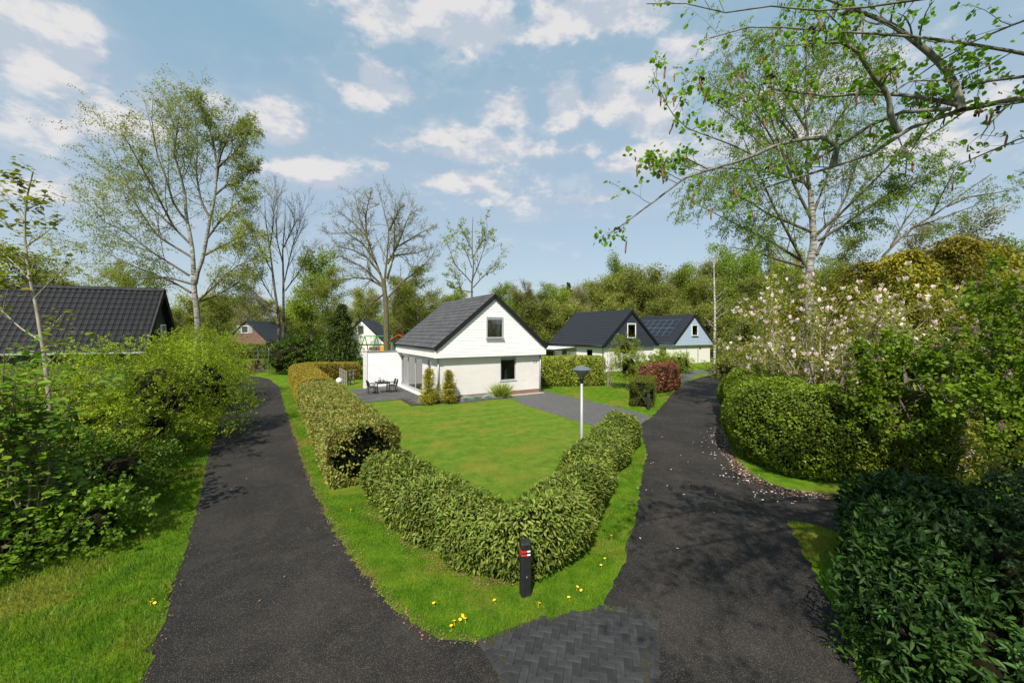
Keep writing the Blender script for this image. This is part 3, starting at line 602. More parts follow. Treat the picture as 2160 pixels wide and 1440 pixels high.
def slope_matrix(x0, y0, z0, xr, zr, Lr, left):
    """frame of a roof slope: eave corner (x0, y0, z0), ridge at x=xr, z=zr"""
    up = Vector((xr-x0, 0, zr-z0)).normalized(); along = Vector((0, -1, 0)) if left else Vector((0, 1, 0)); n = along.cross(up)
    o = Vector((x0, y0+Lr, z0)) if left else Vector((x0, y0, z0)); m = Matrix.Identity(4)
    for k in range(3): m[k][0] = along[k]; m[k][1] = up[k]; m[k][2] = n[k]; m[k][3] = o[k]
    return m, math.hypot(xr-x0, zr-z0)
def window(parent, x0, x1, z0, z1, y, frame, name='window', fw=.08, bars=(), sill=True, dep=.10, outy=.03, axis='y', curtain=None, vent=True):
    """window set in a wall facing -y (axis 'y') or -x (axis 'x'): frame, sash, pane, sill"""
    def B(a0, a1, b0, b1, c0, c1):
        return MB().box(a0, a1, b0, b1, c0, c1) if axis == 'y' else MB().box(b0, b1, a0, a1, c0, c1)
    def multi(L):
        mb = MB()
        for l in L: q = B(*l); mb.add(q.v, q.f)
        return mb
    a, b = y-outy, y+dep
    w = multi([(x0, x0+fw, a, b, z0, z1), (x1-fw, x1, a, b, z0, z1), (x0+fw, x1-fw, a, b, z0, z0+fw), (x0+fw, x1-fw, a, b, z1-fw, z1)]).obj(name, frame, parent, .006)
    mid = (a+b)/2
    for s in bars: multi([(s-fw/2, s+fw/2, a+.012, b-.012, z0+fw, z1-fw)]).obj('mullion', frame, w)
    xs = [x0+fw]+[v for s in bars for v in (s-fw/2, s+fw/2)]+[x1-fw]
    for k in range(0, len(xs), 2): multi([(xs[k], xs[k+1], mid-.006, mid+.006, z0+fw, z1-fw)]).obj('pane', MT['glass'], w)
    if vent: multi([(x0+fw+.002, x1-fw-.002, a+.006, mid-.01, z1-fw-.11, z1-fw-.002)]).obj('vent_strip', MT['lgrey'], w)
    if sill: multi([(x0-.05, x1+.05, a-.09, a+.002, z0-.05, z0-.004)]).obj('sill', MT['lgrey'], w, .006)
    if curtain:
        c0, c1 = curtain; n = 14; V = []; 
        for i in range(n+1):
            xx = c0+(c1-c0)*i/n; yy = b+.12+.025*math.sin(i*1.7)
            V += [(xx, yy, z0+fw), (xx, yy, z1-fw)] if axis == 'y' else [(yy, xx, z0+fw), (yy, xx, z1-fw)]
        MB().add(V, [(2*i, 2*i+2, 2*i+3, 2*i+1) for i in range(n)]).obj('curtain', MT['curtain'], w, smooth=True)
    return w
def wall_panels(x0, x1, z0, z1, holes):
    """cut a wall rectangle into rectangles round its openings"""
    xs = sorted({x0, x1, *[h[0] for h in holes], *[h[1] for h in holes]}); out = []
    for a, b in zip(xs, xs[1:]):
        m = (a+b)/2; cuts = sorted([(h[2], h[3]) for h in holes if h[0] < m < h[1]]); z = z0
        for c, d in cuts:
            if c > z: out.append((a, b, z, c))
            z = d
        if z < z1: out.append((a, b, z, z1))
    return out
def wall(parent, mat, holes, x0, x1, z0, z1, y, t=.22, axis='y', name='wall'):
    mb = MB()
    for (a, b, c, d) in wall_panels(x0, x1, z0, z1, holes):
        if axis == 'y': mb.box(a, b, y, y+t, c, d)
        else: mb.box(y, y+t, a, b, c, d)
    return mb.obj(name, mat, parent)
def gable_house(name, label, corner, ang, W, L, zw, zf0, zf1, zr, og, os, mats, board, gwin=None, win=None, tile=(.23, .38, .03), plinth=True, lefthole=(), nboards=True, rwin=()):
    """origin: left corner of the gable wall; x along the gable, y into the house.  zf0..zf1 fascia, zr ridge, og / os overhangs"""
    t = thing(name, label, 'house', (corner[0], corner[1], 0), ang); mw, mside, mtrim, mtile, mfr = mats
    z0 = .30 if plinth else 0.0
    wall(t, mw, [win] if win else [], 0, W, z0, zf0+.1, 0)
    wall(t, mw, [], 0, W, z0, zf0+.1, L-.22); wall(t, mw, list(lefthole), .22, L-.22, z0, zf0+.1, 0, axis='x'); wall(t, mw, [], .22, L-.22, z0, zf0+.1, W-.22, axis='x')
    if plinth:
        for (a, b, c, d) in ((0, W, 0, .22), (0, W, L-.22, L), (W-.22, W, .22, L-.22)): MB().box(a, b, c, d, 0, .298).obj('plinth', MT['rbrick'], t)
        for (a, b, c, d) in wall_panels(.22, L-.22, 0, .298, [(h[0], h[1], h[2], h[3]) for h in lefthole if h[2] < .2]): MB().box(0, .22, a, b, c, d).obj('plinth', MT['rbrick'], t)
    MB().box(.22, W-.22, .22, L-.22, .0, .05).obj('floor', MT['inside'], t); MB().box(.0, W, .02, L-.02, zf0+.105, zf0+.2).obj('ceiling', MT['inside'], t)
    xm = W/2; x0, x1 = -os, W+os; sl = (zr-zf1)/(xm-x0)
    def xlim(z): return (x0, x1) if z <= zf1 else (x0+(z-zf1)/sl, x1-(z-zf1)/sl)
    # gable siding board by board, split round the window
    bp = board; nb = int((zr-.10-zf0)/bp); sd_ = t
    for i in range(nb):
        za, zb = zf0+i*bp, zf0+(i+1)*bp-.004; la, ra = xlim(za); lb, rb = xlim(zb)
        if zb <= zf1+bp: la += .34 if za < zf1 else 0; ra -= .34 if za < zf1 else 0; lb = max(lb, la); rb = min(rb, ra)
        if rb-lb < .05: break
        segs = [(la, ra, lb, rb)]
        if gwin and za < gwin[3]-.01 and zb > gwin[2]+.01: segs = [(la, gwin[0]+.02, lb, gwin[0]+.02), (gwin[1]-.02, ra, gwin[1]-.02, rb)]
        for (a0, a1, b0, b1) in segs:
            yo = -og
            MB().add([(a0, yo-.005, za), (a1, yo-.005, za), (b1, yo+.010, zb), (b0, yo+.010, zb), (a0, yo+.03, za), (a1, yo+.03, za), (b1, yo+.03, zb), (b0, yo+.03, zb)],
                     [(0,1,2,3),(5,4,7,6),(4,5,1,0),(3,2,6,7),(4,0,3,7),(1,5,6,2)]).obj('siding_board', mside, t)
    # backing behind the boards, soffit, gable attic wall
    bk = MB(); 
    hole = gwin
    zt = zr-.08; la, ra = x0+.05, x1-.05
    if hole:
        hx0, hx1, hz0, hz1 = hole
        def edge(z): 
            l, r = xlim(z); return l+.05, r-.05
        zs = sorted({zf0, zf1, hz0, hz1, zt})
        for a, b in zip(zs, zs[1:]):
            l0, r0 = edge(a); l1, r1 = edge(b)
            if a >= hz0-1e-6 and b <= hz1+1e-6: bk.prism([(l0, a), (hx0, a), (hx0, b), (l1, b)], -og+.032, -og+.10); bk.prism([(hx1, a), (r0, a), (r1, b), (hx1, b)], -og+.032, -og+.10)
            else: bk.prism([(l0, a), (r0, a), (r1, b), (l1, b)], -og+.032, -og+.10)
    else: bk.prism([(la, zf0), (ra, zf0), (ra, zf1), (xm, zt), (la, zf1)], -og+.032, -og+.10)
    bk.obj('gable_backing', mside, t)
    MB().prism([(la, zf0), (ra, zf0), (ra, zf1), (xm, zt), (la, zf1)], L+os*.5-.1, L+os*.5).obj('rear_gable', mside, t)
    MB().box(x0+.03, x1-.03, -og+.03, L+os*.5-.1, zf0+.012, zf0+.10).obj('soffit', mside, t)
    # eave fascia boards and the boxed corner ends
    nfb = 4; fh = (zf1-zf0)/nfb
    for sx in (x0, x1):
        for k in range(nfb):
            a, b = (sx-.03, sx+.0) if sx == x0 else (sx, sx+.03)
            MB().box(a, b, -og+.002, L+os*.5, zf0+k*fh, zf0+(k+1)*fh-.006).obj('fascia_board', mside, t)
    for (a, b) in ((x0-.034, x0+.335), (x1-.335, x1+.034)): MB().box(a, b, -og-.025, -og+.03, zf0-.012, zf1-.02).obj('corner_panel', mside, t, .004)
    # roof
    ry0 = -og-.08; Lr = L+og+os*.5+.16; ro = thing('roof', None, None); del_keys = [k for k in ro.keys()]; ro.parent = t
    ze = zf1+.03; xe0, xe1 = x0-.10, x1+.10
    for left in (True, False):
        m, Ls = slope_matrix(xe0 if left else xe1, ry0, ze, xm, zr+.04, Lr, left); slope_tiles('roof_tiles', Lr, Ls, *tile, mtile, ro, m)
        n = m.to_3x3()@Vector((0, 0, 1)); up = m.to_3x3()@Vector((0, 1, 0)); a0 = Vector((xe0 if left else xe1, 0, ze))-n*.03; q = MB()
        c = [a0, a0+up*(Ls-.02), a0+up*(Ls-.02)-n*.12, a0-n*.12]; q.prism([(v.x, v.z) for v in c], ry0+.03, ry0+Lr-.03); q.obj('roof_deck', mtrim, ro)
        # bargeboards, front and rear
        for yy in (ry0-.035, ry0+Lr): 
            c = [a0+n*.075-up*.05, a0+n*.075+up*(Ls+.01), a0+up*(Ls+.01)-n*.19, a0-n*.19-up*.05]; MB().prism([(v.x, v.z) for v in c], yy, yy+.035).obj('bargeboard', mtrim, ro)
    pts = [(xm, y, zr+.055) for y in np.arange(ry0-.03, ry0+Lr+.03, .33)]
    rg = MB()
    for a, b in zip(pts, pts[1:]): rg.prism([(xm-.14, zr-.03), (xm-.09, zr+.085), (xm, zr+.125), (xm+.09, zr+.085), (xm+.14, zr-.03)], a[1], b[1]-.012)
    rg.obj('ridge_tiles', mtile, ro, kind='stuff')
    for (sx) in (xe0, xe1): MB().tube([(sx, ry0+.04, ze-.05), (sx, ry0+Lr-.04, ze-.05)], .055, 8).obj('gutter', mtrim, t, smooth=True)
    if gwin: window(t, gwin[0], gwin[1], gwin[2], gwin[3], -og, mfr, outy=.05, dep=.08, curtain=(gwin[1]-.38, gwin[1]-.12)); MB().box(gwin[0]-.4, gwin[1]+.4, -og+1.6, -og+1.65, zf0+.2, gwin[3]+.1).obj('room_divider', MT['inside'], t)
    if win: window(t, *win, 0.0, mfr, outy=-.06, dep=.14)
    return t
ANG = math.atan2(.507, .862); UX = Vector((.862, .507)); VY = Vector((-.507, .862)); C0 = Vector((-4.40, 23.84))
def HL(x, y): p = C0+UX*x+VY*y; return (p.x, p.y)     # main house local -> world
main = gable_house('house', 'white cottage with cream brick ground floor and white boarded gable', C0, ANG, 7.3, 8.6, 2.66, 2.66, 3.22, 6.55, .30, .30,
    (MT['wbrick'], MT['white'], MT['blacktrim'], MT['tileold'], MT['grey']), .167, gwin=(3.04, 4.26, 3.80, 5.17), win=(4.24, 5.44, .99, 2.55),
    lefthole=[(3.1, 8.3, .12, 2.45), (1.35, 2.0, .35, 2.45)])
window(main, 3.1, 8.3, .12, 2.45, 0.0, MT['grey'], 'sliding_door', .09, (4.8, 6.6), False, axis='x', outy=-.02, dep=.12, vent=False)
window(main, 1.35, 2.0, .35, 2.45, 0.0, MT['grey'], 'side_window', .07, (), False, axis='x', outy=-.02, dep=.12, vent=False)
MB().tube([(-.04, -.06, .0), (-.04, -.06, 2.66)], .045, 8).obj('downpipe', MT['lgrey'], main, smooth=True)
MB().tube([(7.34, -.06, .0), (7.34, -.06, 2.66)], .045, 8).obj('downpipe', MT['lgrey'], main, smooth=True)
MB().box(-.32, -.02, 3.0, 8.35, .02, .11).obj('door_step', MT['whitep'], main, .01)
for k in range(4): MB().box(5.85+.22*(k % 2)*1.3, 6.0+.22*(k % 2)*1.3, -.006, .02, .62+.13*(k//2), .70+.13*(k//2)).obj('air_brick', MT['wwall'], main)
def digit(parent, ch, x, z, s, mat, y=-.004):
    cu = bpy.data.curves.new('house_number', 'FONT'); cu.body = ch; cu.size = s; cu.extrude = .006; cu.align_x = 'CENTER'
    tmp = bpy.data.objects.new('tmp', cu); C.objects.link(tmp); dg = bpy.context.evaluated_depsgraph_get(); me = bpy.data.meshes.new_from_object(tmp.evaluated_get(dg))
    bpy.data.objects.remove(tmp); me.materials.clear(); me.materials.append(mat); o = link('house_number', me, parent); o.location = (x, y, z); o.rotation_euler = (R_(90), 0, 0); return o
digit(main, '2', 6.86, 2.08, .24, MT['blacktrim']); digit(main, '2', 7.03, 2.08, .24, MT['blacktrim'])
# interior counter with the things on the window sill
MB().box(4.0, 5.7, .24, .62, .05, .95).obj('counter', MT['inside'], main)
def at_main(x, y, z): p = HL(x, y); return (p[0], p[1], z)
v = thing('vase', 'cream long-necked vase standing inside the kitchen window', 'vase', at_main(4.78, .29, .951)); MB().lathe([(.06,0),(.12,.05),(.14,.16),(.11,.28),(.055,.40),(.042,.66),(.058,.72)], 16).obj('body', MT['vase'], v, smooth=True); MB().lathe([(.057,.715),(.064,.72),(.064,.735),(.057,.74)], 16).obj('rim', MT['vase'], v, smooth=True)
j = thing('jar', 'small amber jar at the left of the kitchen window', 'jar', at_main(4.42, .36, .951)); MB().lathe([(.04,0),(.045,.02),(.045,.16),(.03,.18)], 12).obj('body', MT['wood'], j, smooth=True); MB().lathe([(.034,.178),(.034,.21)], 12).obj('lid', MT['kerb'], j)
j = thing('kettle', 'dark kettle at the right of the kitchen window', 'kettle', at_main(5.2, .38, .951)); MB().lathe([(.075,0),(.08,.05),(.07,.16),(.045,.2)], 14).obj('body', MT['lgrey'], j, smooth=True); MB().tube([(.06,0,.15),(.12,0,.14),(.12,0,.05),(.075,0,.04)], .012, 6).obj('handle', MT['dark'], j); MB().lathe([(.046,.2),(.02,.225),(.012,.24)], 12).obj('lid', MT['dark'], j)
# boarded patio screen wall beside the house, white boards and a brick end pier
sc = thing('patio_screen_wall', 'white boarded patio screen wall with a brick end pier', 'wall', (*HL(0, 8.3), 0), ANG)
for k in range(16): MB().add([(-2.55,-.012,.10+k*.164),(-.02,-.012,.10+k*.164),(-.02,.01,.26+k*.164),(-2.55,.01,.26+k*.164),(-2.55,.03,.10+k*.164),(-.02,.03,.10+k*.164),(-.02,.03,.26+k*.164),(-2.55,.03,.26+k*.164)], [(0,1,2,3),(5,4,7,6),(4,5,1,0),(3,2,6,7),(4,0,3,7),(1,5,6,2)]).obj('board', MT['white'], sc)
MB().box(-2.55, -.02, .032, .20, 0, 2.71).obj('wall', MT['wbrick'], sc); MB().box(-2.80, -2.553, -.05, .22, 0, 2.70).obj('pier', MT['wbrick'], sc); MB().box(-2.84, -.02, -.07, .26, 2.725, 2.765).obj('coping', MT['lgrey'], sc)

h2c = Vector((13.0, 43.3))-UX*3.9+VY*.3
h2 = gable_house('house', 'white-walled house with a dark navy boarded gable and dark tiled roof', h2c, ANG, 7.8, 9.0, 2.66, 2.60, 2.75, 6.55, .30, .30,
    (MT['wwall'], MT['navy'], MT['blacktrim'], MT['tile'], MT['white']), .19, gwin=(3.25, 4.55, 3.55, 5.15), tile=(.30, .38, .035), plinth=False, lefthole=[(1.6, 2.5, .3, 2.3)])
window(h2, 1.6, 2.5, .3, 2.3, 0.0, MT['dark'], 'side_window', .07, (), False, axis='x', outy=-.02, dep=.12, vent=False)
MB().tube([(-.06, -.06, .0), (-.06, -.06, 2.6)], .05, 8).obj('downpipe', MT['dark'], h2)
# glass veranda on its left side
vr = thing('veranda', 'glazed veranda with a pale lean-to roof on the navy-gabled house', 'veranda', (*((h2c+VY*4.2)[:]), 0), ANG)
for k in range(6): MB().prism([(-3.2, 2.28), (0, 2.50), (0, 2.53), (-3.2, 2.31)], k*.8, k*.8+.78).obj('roof_panel', MT['poly'], vr)
MB().box(-3.24, -3.14, 0, 4.8, 2.14, 2.28).obj('gutter_beam', MT['navy'], vr)
for yy in (0.0, 2.4, 4.7): MB().box(-3.22, -3.12, yy, yy+.1, 0, 2.15).obj('post', MT['navy'], vr)
for k in range(3): MB().box(-3.1+k*1.03, -2.12+k*1.03, .03, .045, .08, 2.2).obj('glass_panel', MT['glass'], vr); MB().box(-3.1+k*1.03, -3.06+k*1.03, .0, .05, .0, 2.25).obj('mullion', MT['navy'], vr)
MB().box(-3.1, -.05, 3.5, 3.6, 0, 2.2).obj('back_wall', MT['wood'], vr)
h3c = Vector((24.5, 53.5))-UX*3.9+VY*.3
h3 = gable_house('house', 'white-walled house with a pale blue gable and solar panels on the roof', h3c, ANG, 7.8, 8.4, 2.66, 2.45, 2.72, 6.5, .30, .30,
    (MT['wwall'], MT['lblue'], MT['blacktrim'], MT['tile'], MT['white']), .19, gwin=(3.35, 4.65, 3.7, 5.2), tile=(.30, .38, .035), plinth=False)
window(h3, 1.0, 2.3, .9, 2.2, 0.0, MT['white'], 'side_window', .08, (), True, axis='x', outy=.03, dep=.04, vent=False)
MB().box(5.4, 5.75, -.03, .02, 1.85, 2.1).obj('vent_grille', MT['wood'], h3)
for xx in (2.6, 5.0): MB().tube([(xx, -.08, 0), (xx, -.08, 2.45)], .05, 8).obj('downpipe', MT['lgrey'], h3)
roof3 = [c for c in h3.children if c.name.startswith('roof') and c.type == 'EMPTY'][0]
m3, Ls3 = slope_matrix(-.40, -.38, 2.75, 3.9, 6.54, 8.99, True)
pm = MB().box(-.50, .50, -.82, .82, 0, .035).mesh('solar_panel', MT['panel']); fm = MB().box(-.52, .52, -.84, -.80, .0, .042).box(-.52, .52, .80, .84, 0, .042).box(-.52, -.49, -.8, .8, 0, .042).box(.49, .52, -.8, .8, 0, .042).box(-.5, .5, -.012, .012, .0355, .038).mesh('frame', MT['alurail'])
for r in range(2):
    for c in range(6):
        o = link('solar_panel', pm, roof3); f_ = link('frame', fm, o); o.matrix_basis = m3@Matrix.Translation((8.99-2.0-c*1.07, 2.05+r*1.70, .10))
# tiled-roof house behind the shrubs on the left, its tiles laid one by one
lu, lv_ = Vector((.941, .339)), Vector((-.339, .941)); la_ = math.atan2(.339, .941); ridge_end = Vector((-22.95, 26.3))
lh = thing('house', 'dark house with a black tiled roof behind the shrubs on the left', 'house', (ridge_end.x, ridge_end.y, 0), la_)
RUN, ZE, ZR, LL = 2.35, 3.0, 6.95, 10.5
rl = thing('roof', None, None); rl.parent = lh
for sgn in (-1, 1):
    up = Vector((0, -sgn*RUN, ZR-ZE)).normalized(); Ls = math.hypot(RUN, ZR-ZE)
    n = Vector((0, sgn*(ZR-ZE), RUN)).normalized(); e = Vector((0, sgn*RUN, ZE))
    P = [e-n*.05, e-n*.05+up*Ls, e-n*.17+up*Ls, e-n*.17]; MB().prism([(p.y, p.z) for p in P], -LL, -.06, 'x').obj('roof_deck', MT['black'], rl)
    P = [e+n*.10-up*.1, e+n*.10+up*(Ls+.05), e-n*.2+up*(Ls+.05), e-n*.2-up*.1]; MB().prism([(p.y, p.z) for p in P], -.058, .02, 'x').obj('bargeboard', MT['black'], rl)
up = Vector((0, RUN, ZR-ZE)).normalized(); n = Vector((0, -(ZR-ZE), RUN)).normalized(); Ls = math.hypot(RUN, ZR-ZE); rows = 12; rh = Ls/rows; cw = .30
tb = MB(); kx = 10
for r_, zz in ((0, .034), (1, .0)):
    tb.v += [(cw*i/kx, (rh*r_-.02) if r_ == 0 else rh, zz+.028*(math.sin(2*math.pi*i/kx)+.35*math.sin(4*math.pi*i/kx+.6))+.03) for i in range(kx+1)]
tb.v += [(cw*i/kx, -.02, .028*(math.sin(2*math.pi*i/kx)+.35*math.sin(4*math.pi*i/kx+.6))+.008) for i in range(kx+1)]
tb.f += [(i, i+1, i+kx+2, i+kx+1) for i in range(kx)]+[(i+2*kx+2, i+2*kx+3, i+1, i) for i in range(kx)]
tm_ = tb.mesh('roof_tile', MT['black'], smooth=False); rest = MB(); cnt = 0
for c in range(int(LL/cw)):
    for r in range(rows):
        m = Matrix.Identity(4); org = Vector((-.06-(c+1)*cw, -RUN, ZE))+up*(r*rh)
        for k in range(3): m[k][0] = (1, 0, 0)[k]; m[k][1] = up[k]; m[k][2] = n[k]; m[k][3] = org[k]
        if cnt < 300: o = link('roof_tile', tm_, rl); o.matrix_basis = m; cnt += 1
        else: rest.add([m@Vector(v) for v in tb.v], tb.f)
rest.obj('roof_tiles', MT['black'], rl, kind='stuff')
q = MB()
for k in range(int(LL/.33)): q.prism([(-.13, ZR-.05), (-.08, ZR+.09), (0, ZR+.13), (.08, ZR+.09), (.13, ZR-.05)], -.33*(k+1), -.33*k-.012, 'x')
q.obj('ridge_tiles', MT['black'], rl, kind='stuff')
MB().prism([(-RUN+.1, ZE), (RUN-.1, ZE), (0, ZR-.15)], -.5, -.35, 'x').obj('gable', MT['green'], lh)
MB().box(-LL, -.4, -RUN+.35, RUN-.35, 0, ZE-.05).obj('wall', MT['green'], lh)
MB().tube([(-LL, -RUN-.08, ZE-.06), (.1, -RUN-.08, ZE-.06)], .06, 8).obj('gutter', MT['lgrey'], lh)
wn = MB().box(-.36, -.30, .3, 1.0, 3.9, 4.7).obj('window', MT['white'], lh); MB().box(-.31, -.29, .38, .92, 3.98, 4.62).obj('pane', MT['glass'], wn)
# two far houses
def far_house(label, px, pyb, D, W, wallz, zr, mw, mg, mtr, wfr, win, shutters=False):
    x = (px-CX)/F*D; t = thing('house', label, 'house', (x, D, 0)); hw = W/2
    MB().box(-hw+.3, hw-.3, .3, 8, 0, wallz).obj('wall', mw, t); MB().prism([(-hw, wallz), (hw, wallz), (0, zr)], .1, .3).obj('gable', mg, t)
    for s in (-1, 1):
        up = Vector((-s*hw, 0, zr-wallz)).normalized(); nn = Vector((s*(zr-wallz), 0, hw)).normalized(); e = Vector((s*hw*1.04, 0, wallz-.1)); Ls = math.hypot(hw*1.04, zr-wallz+.15)
        P = [e, e+up*Ls, e+up*Ls+nn*.16, e+nn*.16]; MB().prism([(p.x, p.z) for p in P], -.1, 8.2).obj('roof_slope', mtr, t)
    a, b, c, d = win; window(t, a, b, c, d, .1, wfr, sill=False, vent=False, outy=.05, dep=.0)
    MB().box(a+.1, b-.1, .102, .108, c+.1, d-.1).obj('dark_room_panel', MT['dark'], t)  # thin dark panel, its colour stands in for an unlit room
    if shutters:
        for (p, q_) in ((a-.75, a-.05), (b+.05, b+.75)): MB().box(p, q_, .04, .10, c-.05, d+.05).obj('shutter', MT['lgrey'], t)
    return t
far_house('distant house with a brown tile-hung gable and grey shutters', 519, 740, 70, 8.2, 2.1, 6.0, MT['wwall'], MT['browntile'], MT['tile'], MT['white'], (-.9, .35, 4.0, 5.3), True)
far_house('distant cottage with a white gable behind the playground', 762, 735, 66, 8.0, 2.2, 6.1, MT['wwall'], MT['wwall'], MT['tile'], MT['wood'], (-.55, .35, 3.9, 5.2))

# ------------------------------------------------------------------ garden paving
pt = thing('patio', None, None); pt['kind'] = 'structure'; pt.location = (C0.x, C0.y, 0); pt.rotation_euler = (0, 0, ANG)
MB().box(-7.0, -.01, 2.05, 8.2, -.02, .012).obj('bed', MT['joint'], pt); MB().box(-1.75, -.01, -.4, 2.048, -.02, .012).obj('bed', MT['joint'], pt)
sm = [MB().box(.012, .588, .012, .388, 0, .035).mesh('patio_tile', MT['slab'], .006)]; rng = random.Random(3)
def slab(x, y):
    o = link('patio_tile', sm[0], pt); o.location = (x, y, .008+rng.uniform(-.003, .003)); o.rotation_euler = (rng.uniform(-.006, .006), rng.uniform(-.006, .006), 0)
for j in range(15):
    for i in range(10): slab(-.65-.6*i-(.3 if j % 2 else 0), 2.06+.4*j)
for j in range(6):
    for i in range(2): slab(-.65-.6*i-(.3 if j % 2 else 0), -.38+.4*j)
drv = [HL(4.6, -.75)]+[G(1100,852), G(1247,897), G(1330,925), G(1350,897), G(1372,877), G(1330,866), G(1286,855), G(1200,836), G(1148,824)]+[HL(7.9, .6), HL(7.4, .05), HL(7.35, -.35)]
drv = [Vector(p) for p in drv]
dm = bpy.data.meshes.new('driveway'); inv = Matrix.Rotation(-ANG, 2); dm.from_pydata([(*(inv@(p-C0)), 0) for p in drv], [], [tuple(range(len(drv)))]); 
if dm.polygons[0].normal.z < 0: dm.flip_normals()
dm.materials.append(MT['drive']); dr = link('driveway', dm); dr['kind'] = 'structure'; dr.location = (C0.x, C0.y, .012); dr.rotation_euler = (0, 0, ANG)
sheet('driveway', [G(1436,812), G(1470,790), G(1540,784), (23.5, 44.5), (16, 42.5), (14.5, 38)], .010, MT['drive'])
kb = thing('kerb_strip', None, None, (C0.x, C0.y, 0), ANG); kb['kind'] = 'structure'
for k in range(4): MB().box(4.3+.8*k, 5.09+.8*k, -.34, -.02, 0, .05).obj('kerb_slab', MT['kerb'], kb, .006)
# planted bed with stone edging
sheet('flower_bed', [HL(.9, -.95), HL(4.5, -.75), HL(4.5, -.02), HL(.9, -.02)], .014, MT['soil'])
es = thing('bed_edging', 'dark stone edging of the flower bed below the gable', 'edging', (*HL(.9, -.95), 0), ANG)
for k in range(9): MB().box(.41*k, .41*k+.39, -.08+.022*k, .06+.022*k, 0, .11+.012*(k % 3)).obj('stone', MT['stone'], es, .018)
# lawn sheet
lawn_poly = [G(700,1010,0), (-3.1, 11.4), HL(-7.0, 2.0), HL(-1.78, 2.0), HL(-1.78, -.42), HL(.8, -.5), HL(.9, -.95), HL(4.55, -.76), G(1100,852), G(1247,897), G(1330,925), (3.6, 13), (2.6, 10.4), (.6, 7.4), (-.6, 7.3), (-2.6, 9.4)]
sheet('lawn', lawn_poly, .006, MT['lawn'])

# ------------------------------------------------------------------ hedges
hd = unit(np.array([-.52, .854])); hp = np.array([hd[1], -hd[0]]); hA = np.array(G(697,1046))+hp*.93
hedge('clipped_hedge', 'large-leaved yellow-green clipped hedge with an open dark near end', [tuple(hA+hd*k) for k in np.linspace(.45, 12.6, 9)], .93, 1.56, 66000, .085, tmpl_kite(.5), LF['hedge'], 11, p=5, bump=.04, droop=.05, hollow=.6)
hedge('clipped_hedge', 'fine-leaved golden clipped hedge running on to the bend', [tuple(hA+hd*k-hp*.02) for k in np.linspace(12.9, 25.0, 8)]+[tuple(hA+hd*26.2+hp*1.0), tuple(hA+hd*26.8+hp*3.0), tuple(hA+hd*26.6+hp*4.6)], .95, [1.62]*9+[1.5, 1.45], 52000, .065, tmpl_kite(.55), LF['gold'], 12, p=4, bump=.03, droop=0, loose=.03)
lowp = smooth([(-3.35, 10.45), (-2.5, 9.3), (-1.7, 8.4), (-.95, 7.65), (-.3, 7.25), (.35, 7.25), (.9, 7.85), (1.5, 9.3), (2.25, 11.0), (3.15, 12.9), (4.0, 14.7), (4.4, 15.5)], 3)
hedge('low_hedge', 'glossy dark green low hedge bending round the front of the lawn', lowp, .55, 1.08+.05*np.sin(np.arange(len(lowp))*.9), 66000, .088, tmpl_leaf(.34), LF['low'], 13, p=3.0, bump=.12, droop=.5, loose=.10)
rp = smooth([(12.3, 20.8), (11.2, 17.9), (9.6, 15.0), (8.7, 13.0), (9.1, 12.0), (10.3, 11.75), (11.7, 11.8)], 4)
hedge('privet_hedge', 'tall rounded privet hedge curving along the right-hand road', rp, 1.35, [2.1]*3+[2.5]*(len(rp)-3), 128000, .070, tmpl_kite(.65), LF['privet'], 14, p=3.0, bump=.16, droop=0, loose=.08)
hedge('laurel_hedge', 'yellow-green laurel hedge to the right of the white cottage', [(2.35, 31.2), (4.6, 31.4), (7.1, 31.7)], .75, 2.25, 15000, .12, tmpl_kite(.5), LF['cherry'], 15, p=4, bump=.08, droop=.1)
hedge('beech_hedge', 'copper brown beech hedge by the far driveway', [(9.1, 27.2), (10.6, 28.2), (11.9, 29.6)], .55, 2.0, 11000, .11, tmpl_kite(.6), LF['beech'], 16, p=3.5, bump=.12, loose=.1)
yw = hedge('yew_hedge', 'small boxy yew hedge with an ochre top behind the grey bollard', [(7.25, 22.3), (8.0, 24.2), (8.75, 26.1)], .62, 1.35, 30000, .06, tmpl_kite(.6), LF['yew'], 17, p=9, bump=.015, droop=0, loose=.025)
rg_ = np.random.default_rng(8); n = 6000; s_ = rg_.uniform(0, 1, n); l_ = rg_.uniform(-.6, .6, n); ax = unit(np.array([1.5, 3.8])); P = np.stack([7.25+1.5*s_+ax[1]*l_, 22.3+3.8*s_-ax[0]*l_, np.full(n, 1.35)+rg_.normal(size=n)*.015], 1)
link('top_leaves', leaves_mesh('top_leaves', P-np.array([8.0, 24.2, 0]), rdir(rg_, n)*[1, 1, .4], rdir(rg_, n)*.5+[0, 0, 1], .06*rg_.uniform(.6, 1.3, n), tmpl_kite(.4), LF['yewtop']), yw, 'stuff')
hedge('distant_hedge', 'yellow-green clipped hedge in front of the brown-gabled house', [(-49, 62), (-42, 62.5), (-36.5, 63)], 1.0, 2.3, 9000, .20, tmpl_kite(.6), LF['olive'], 18, p=4, bump=.2)
# broken, hollow near end of the clipped hedge: bare stems and darker leaf sprays

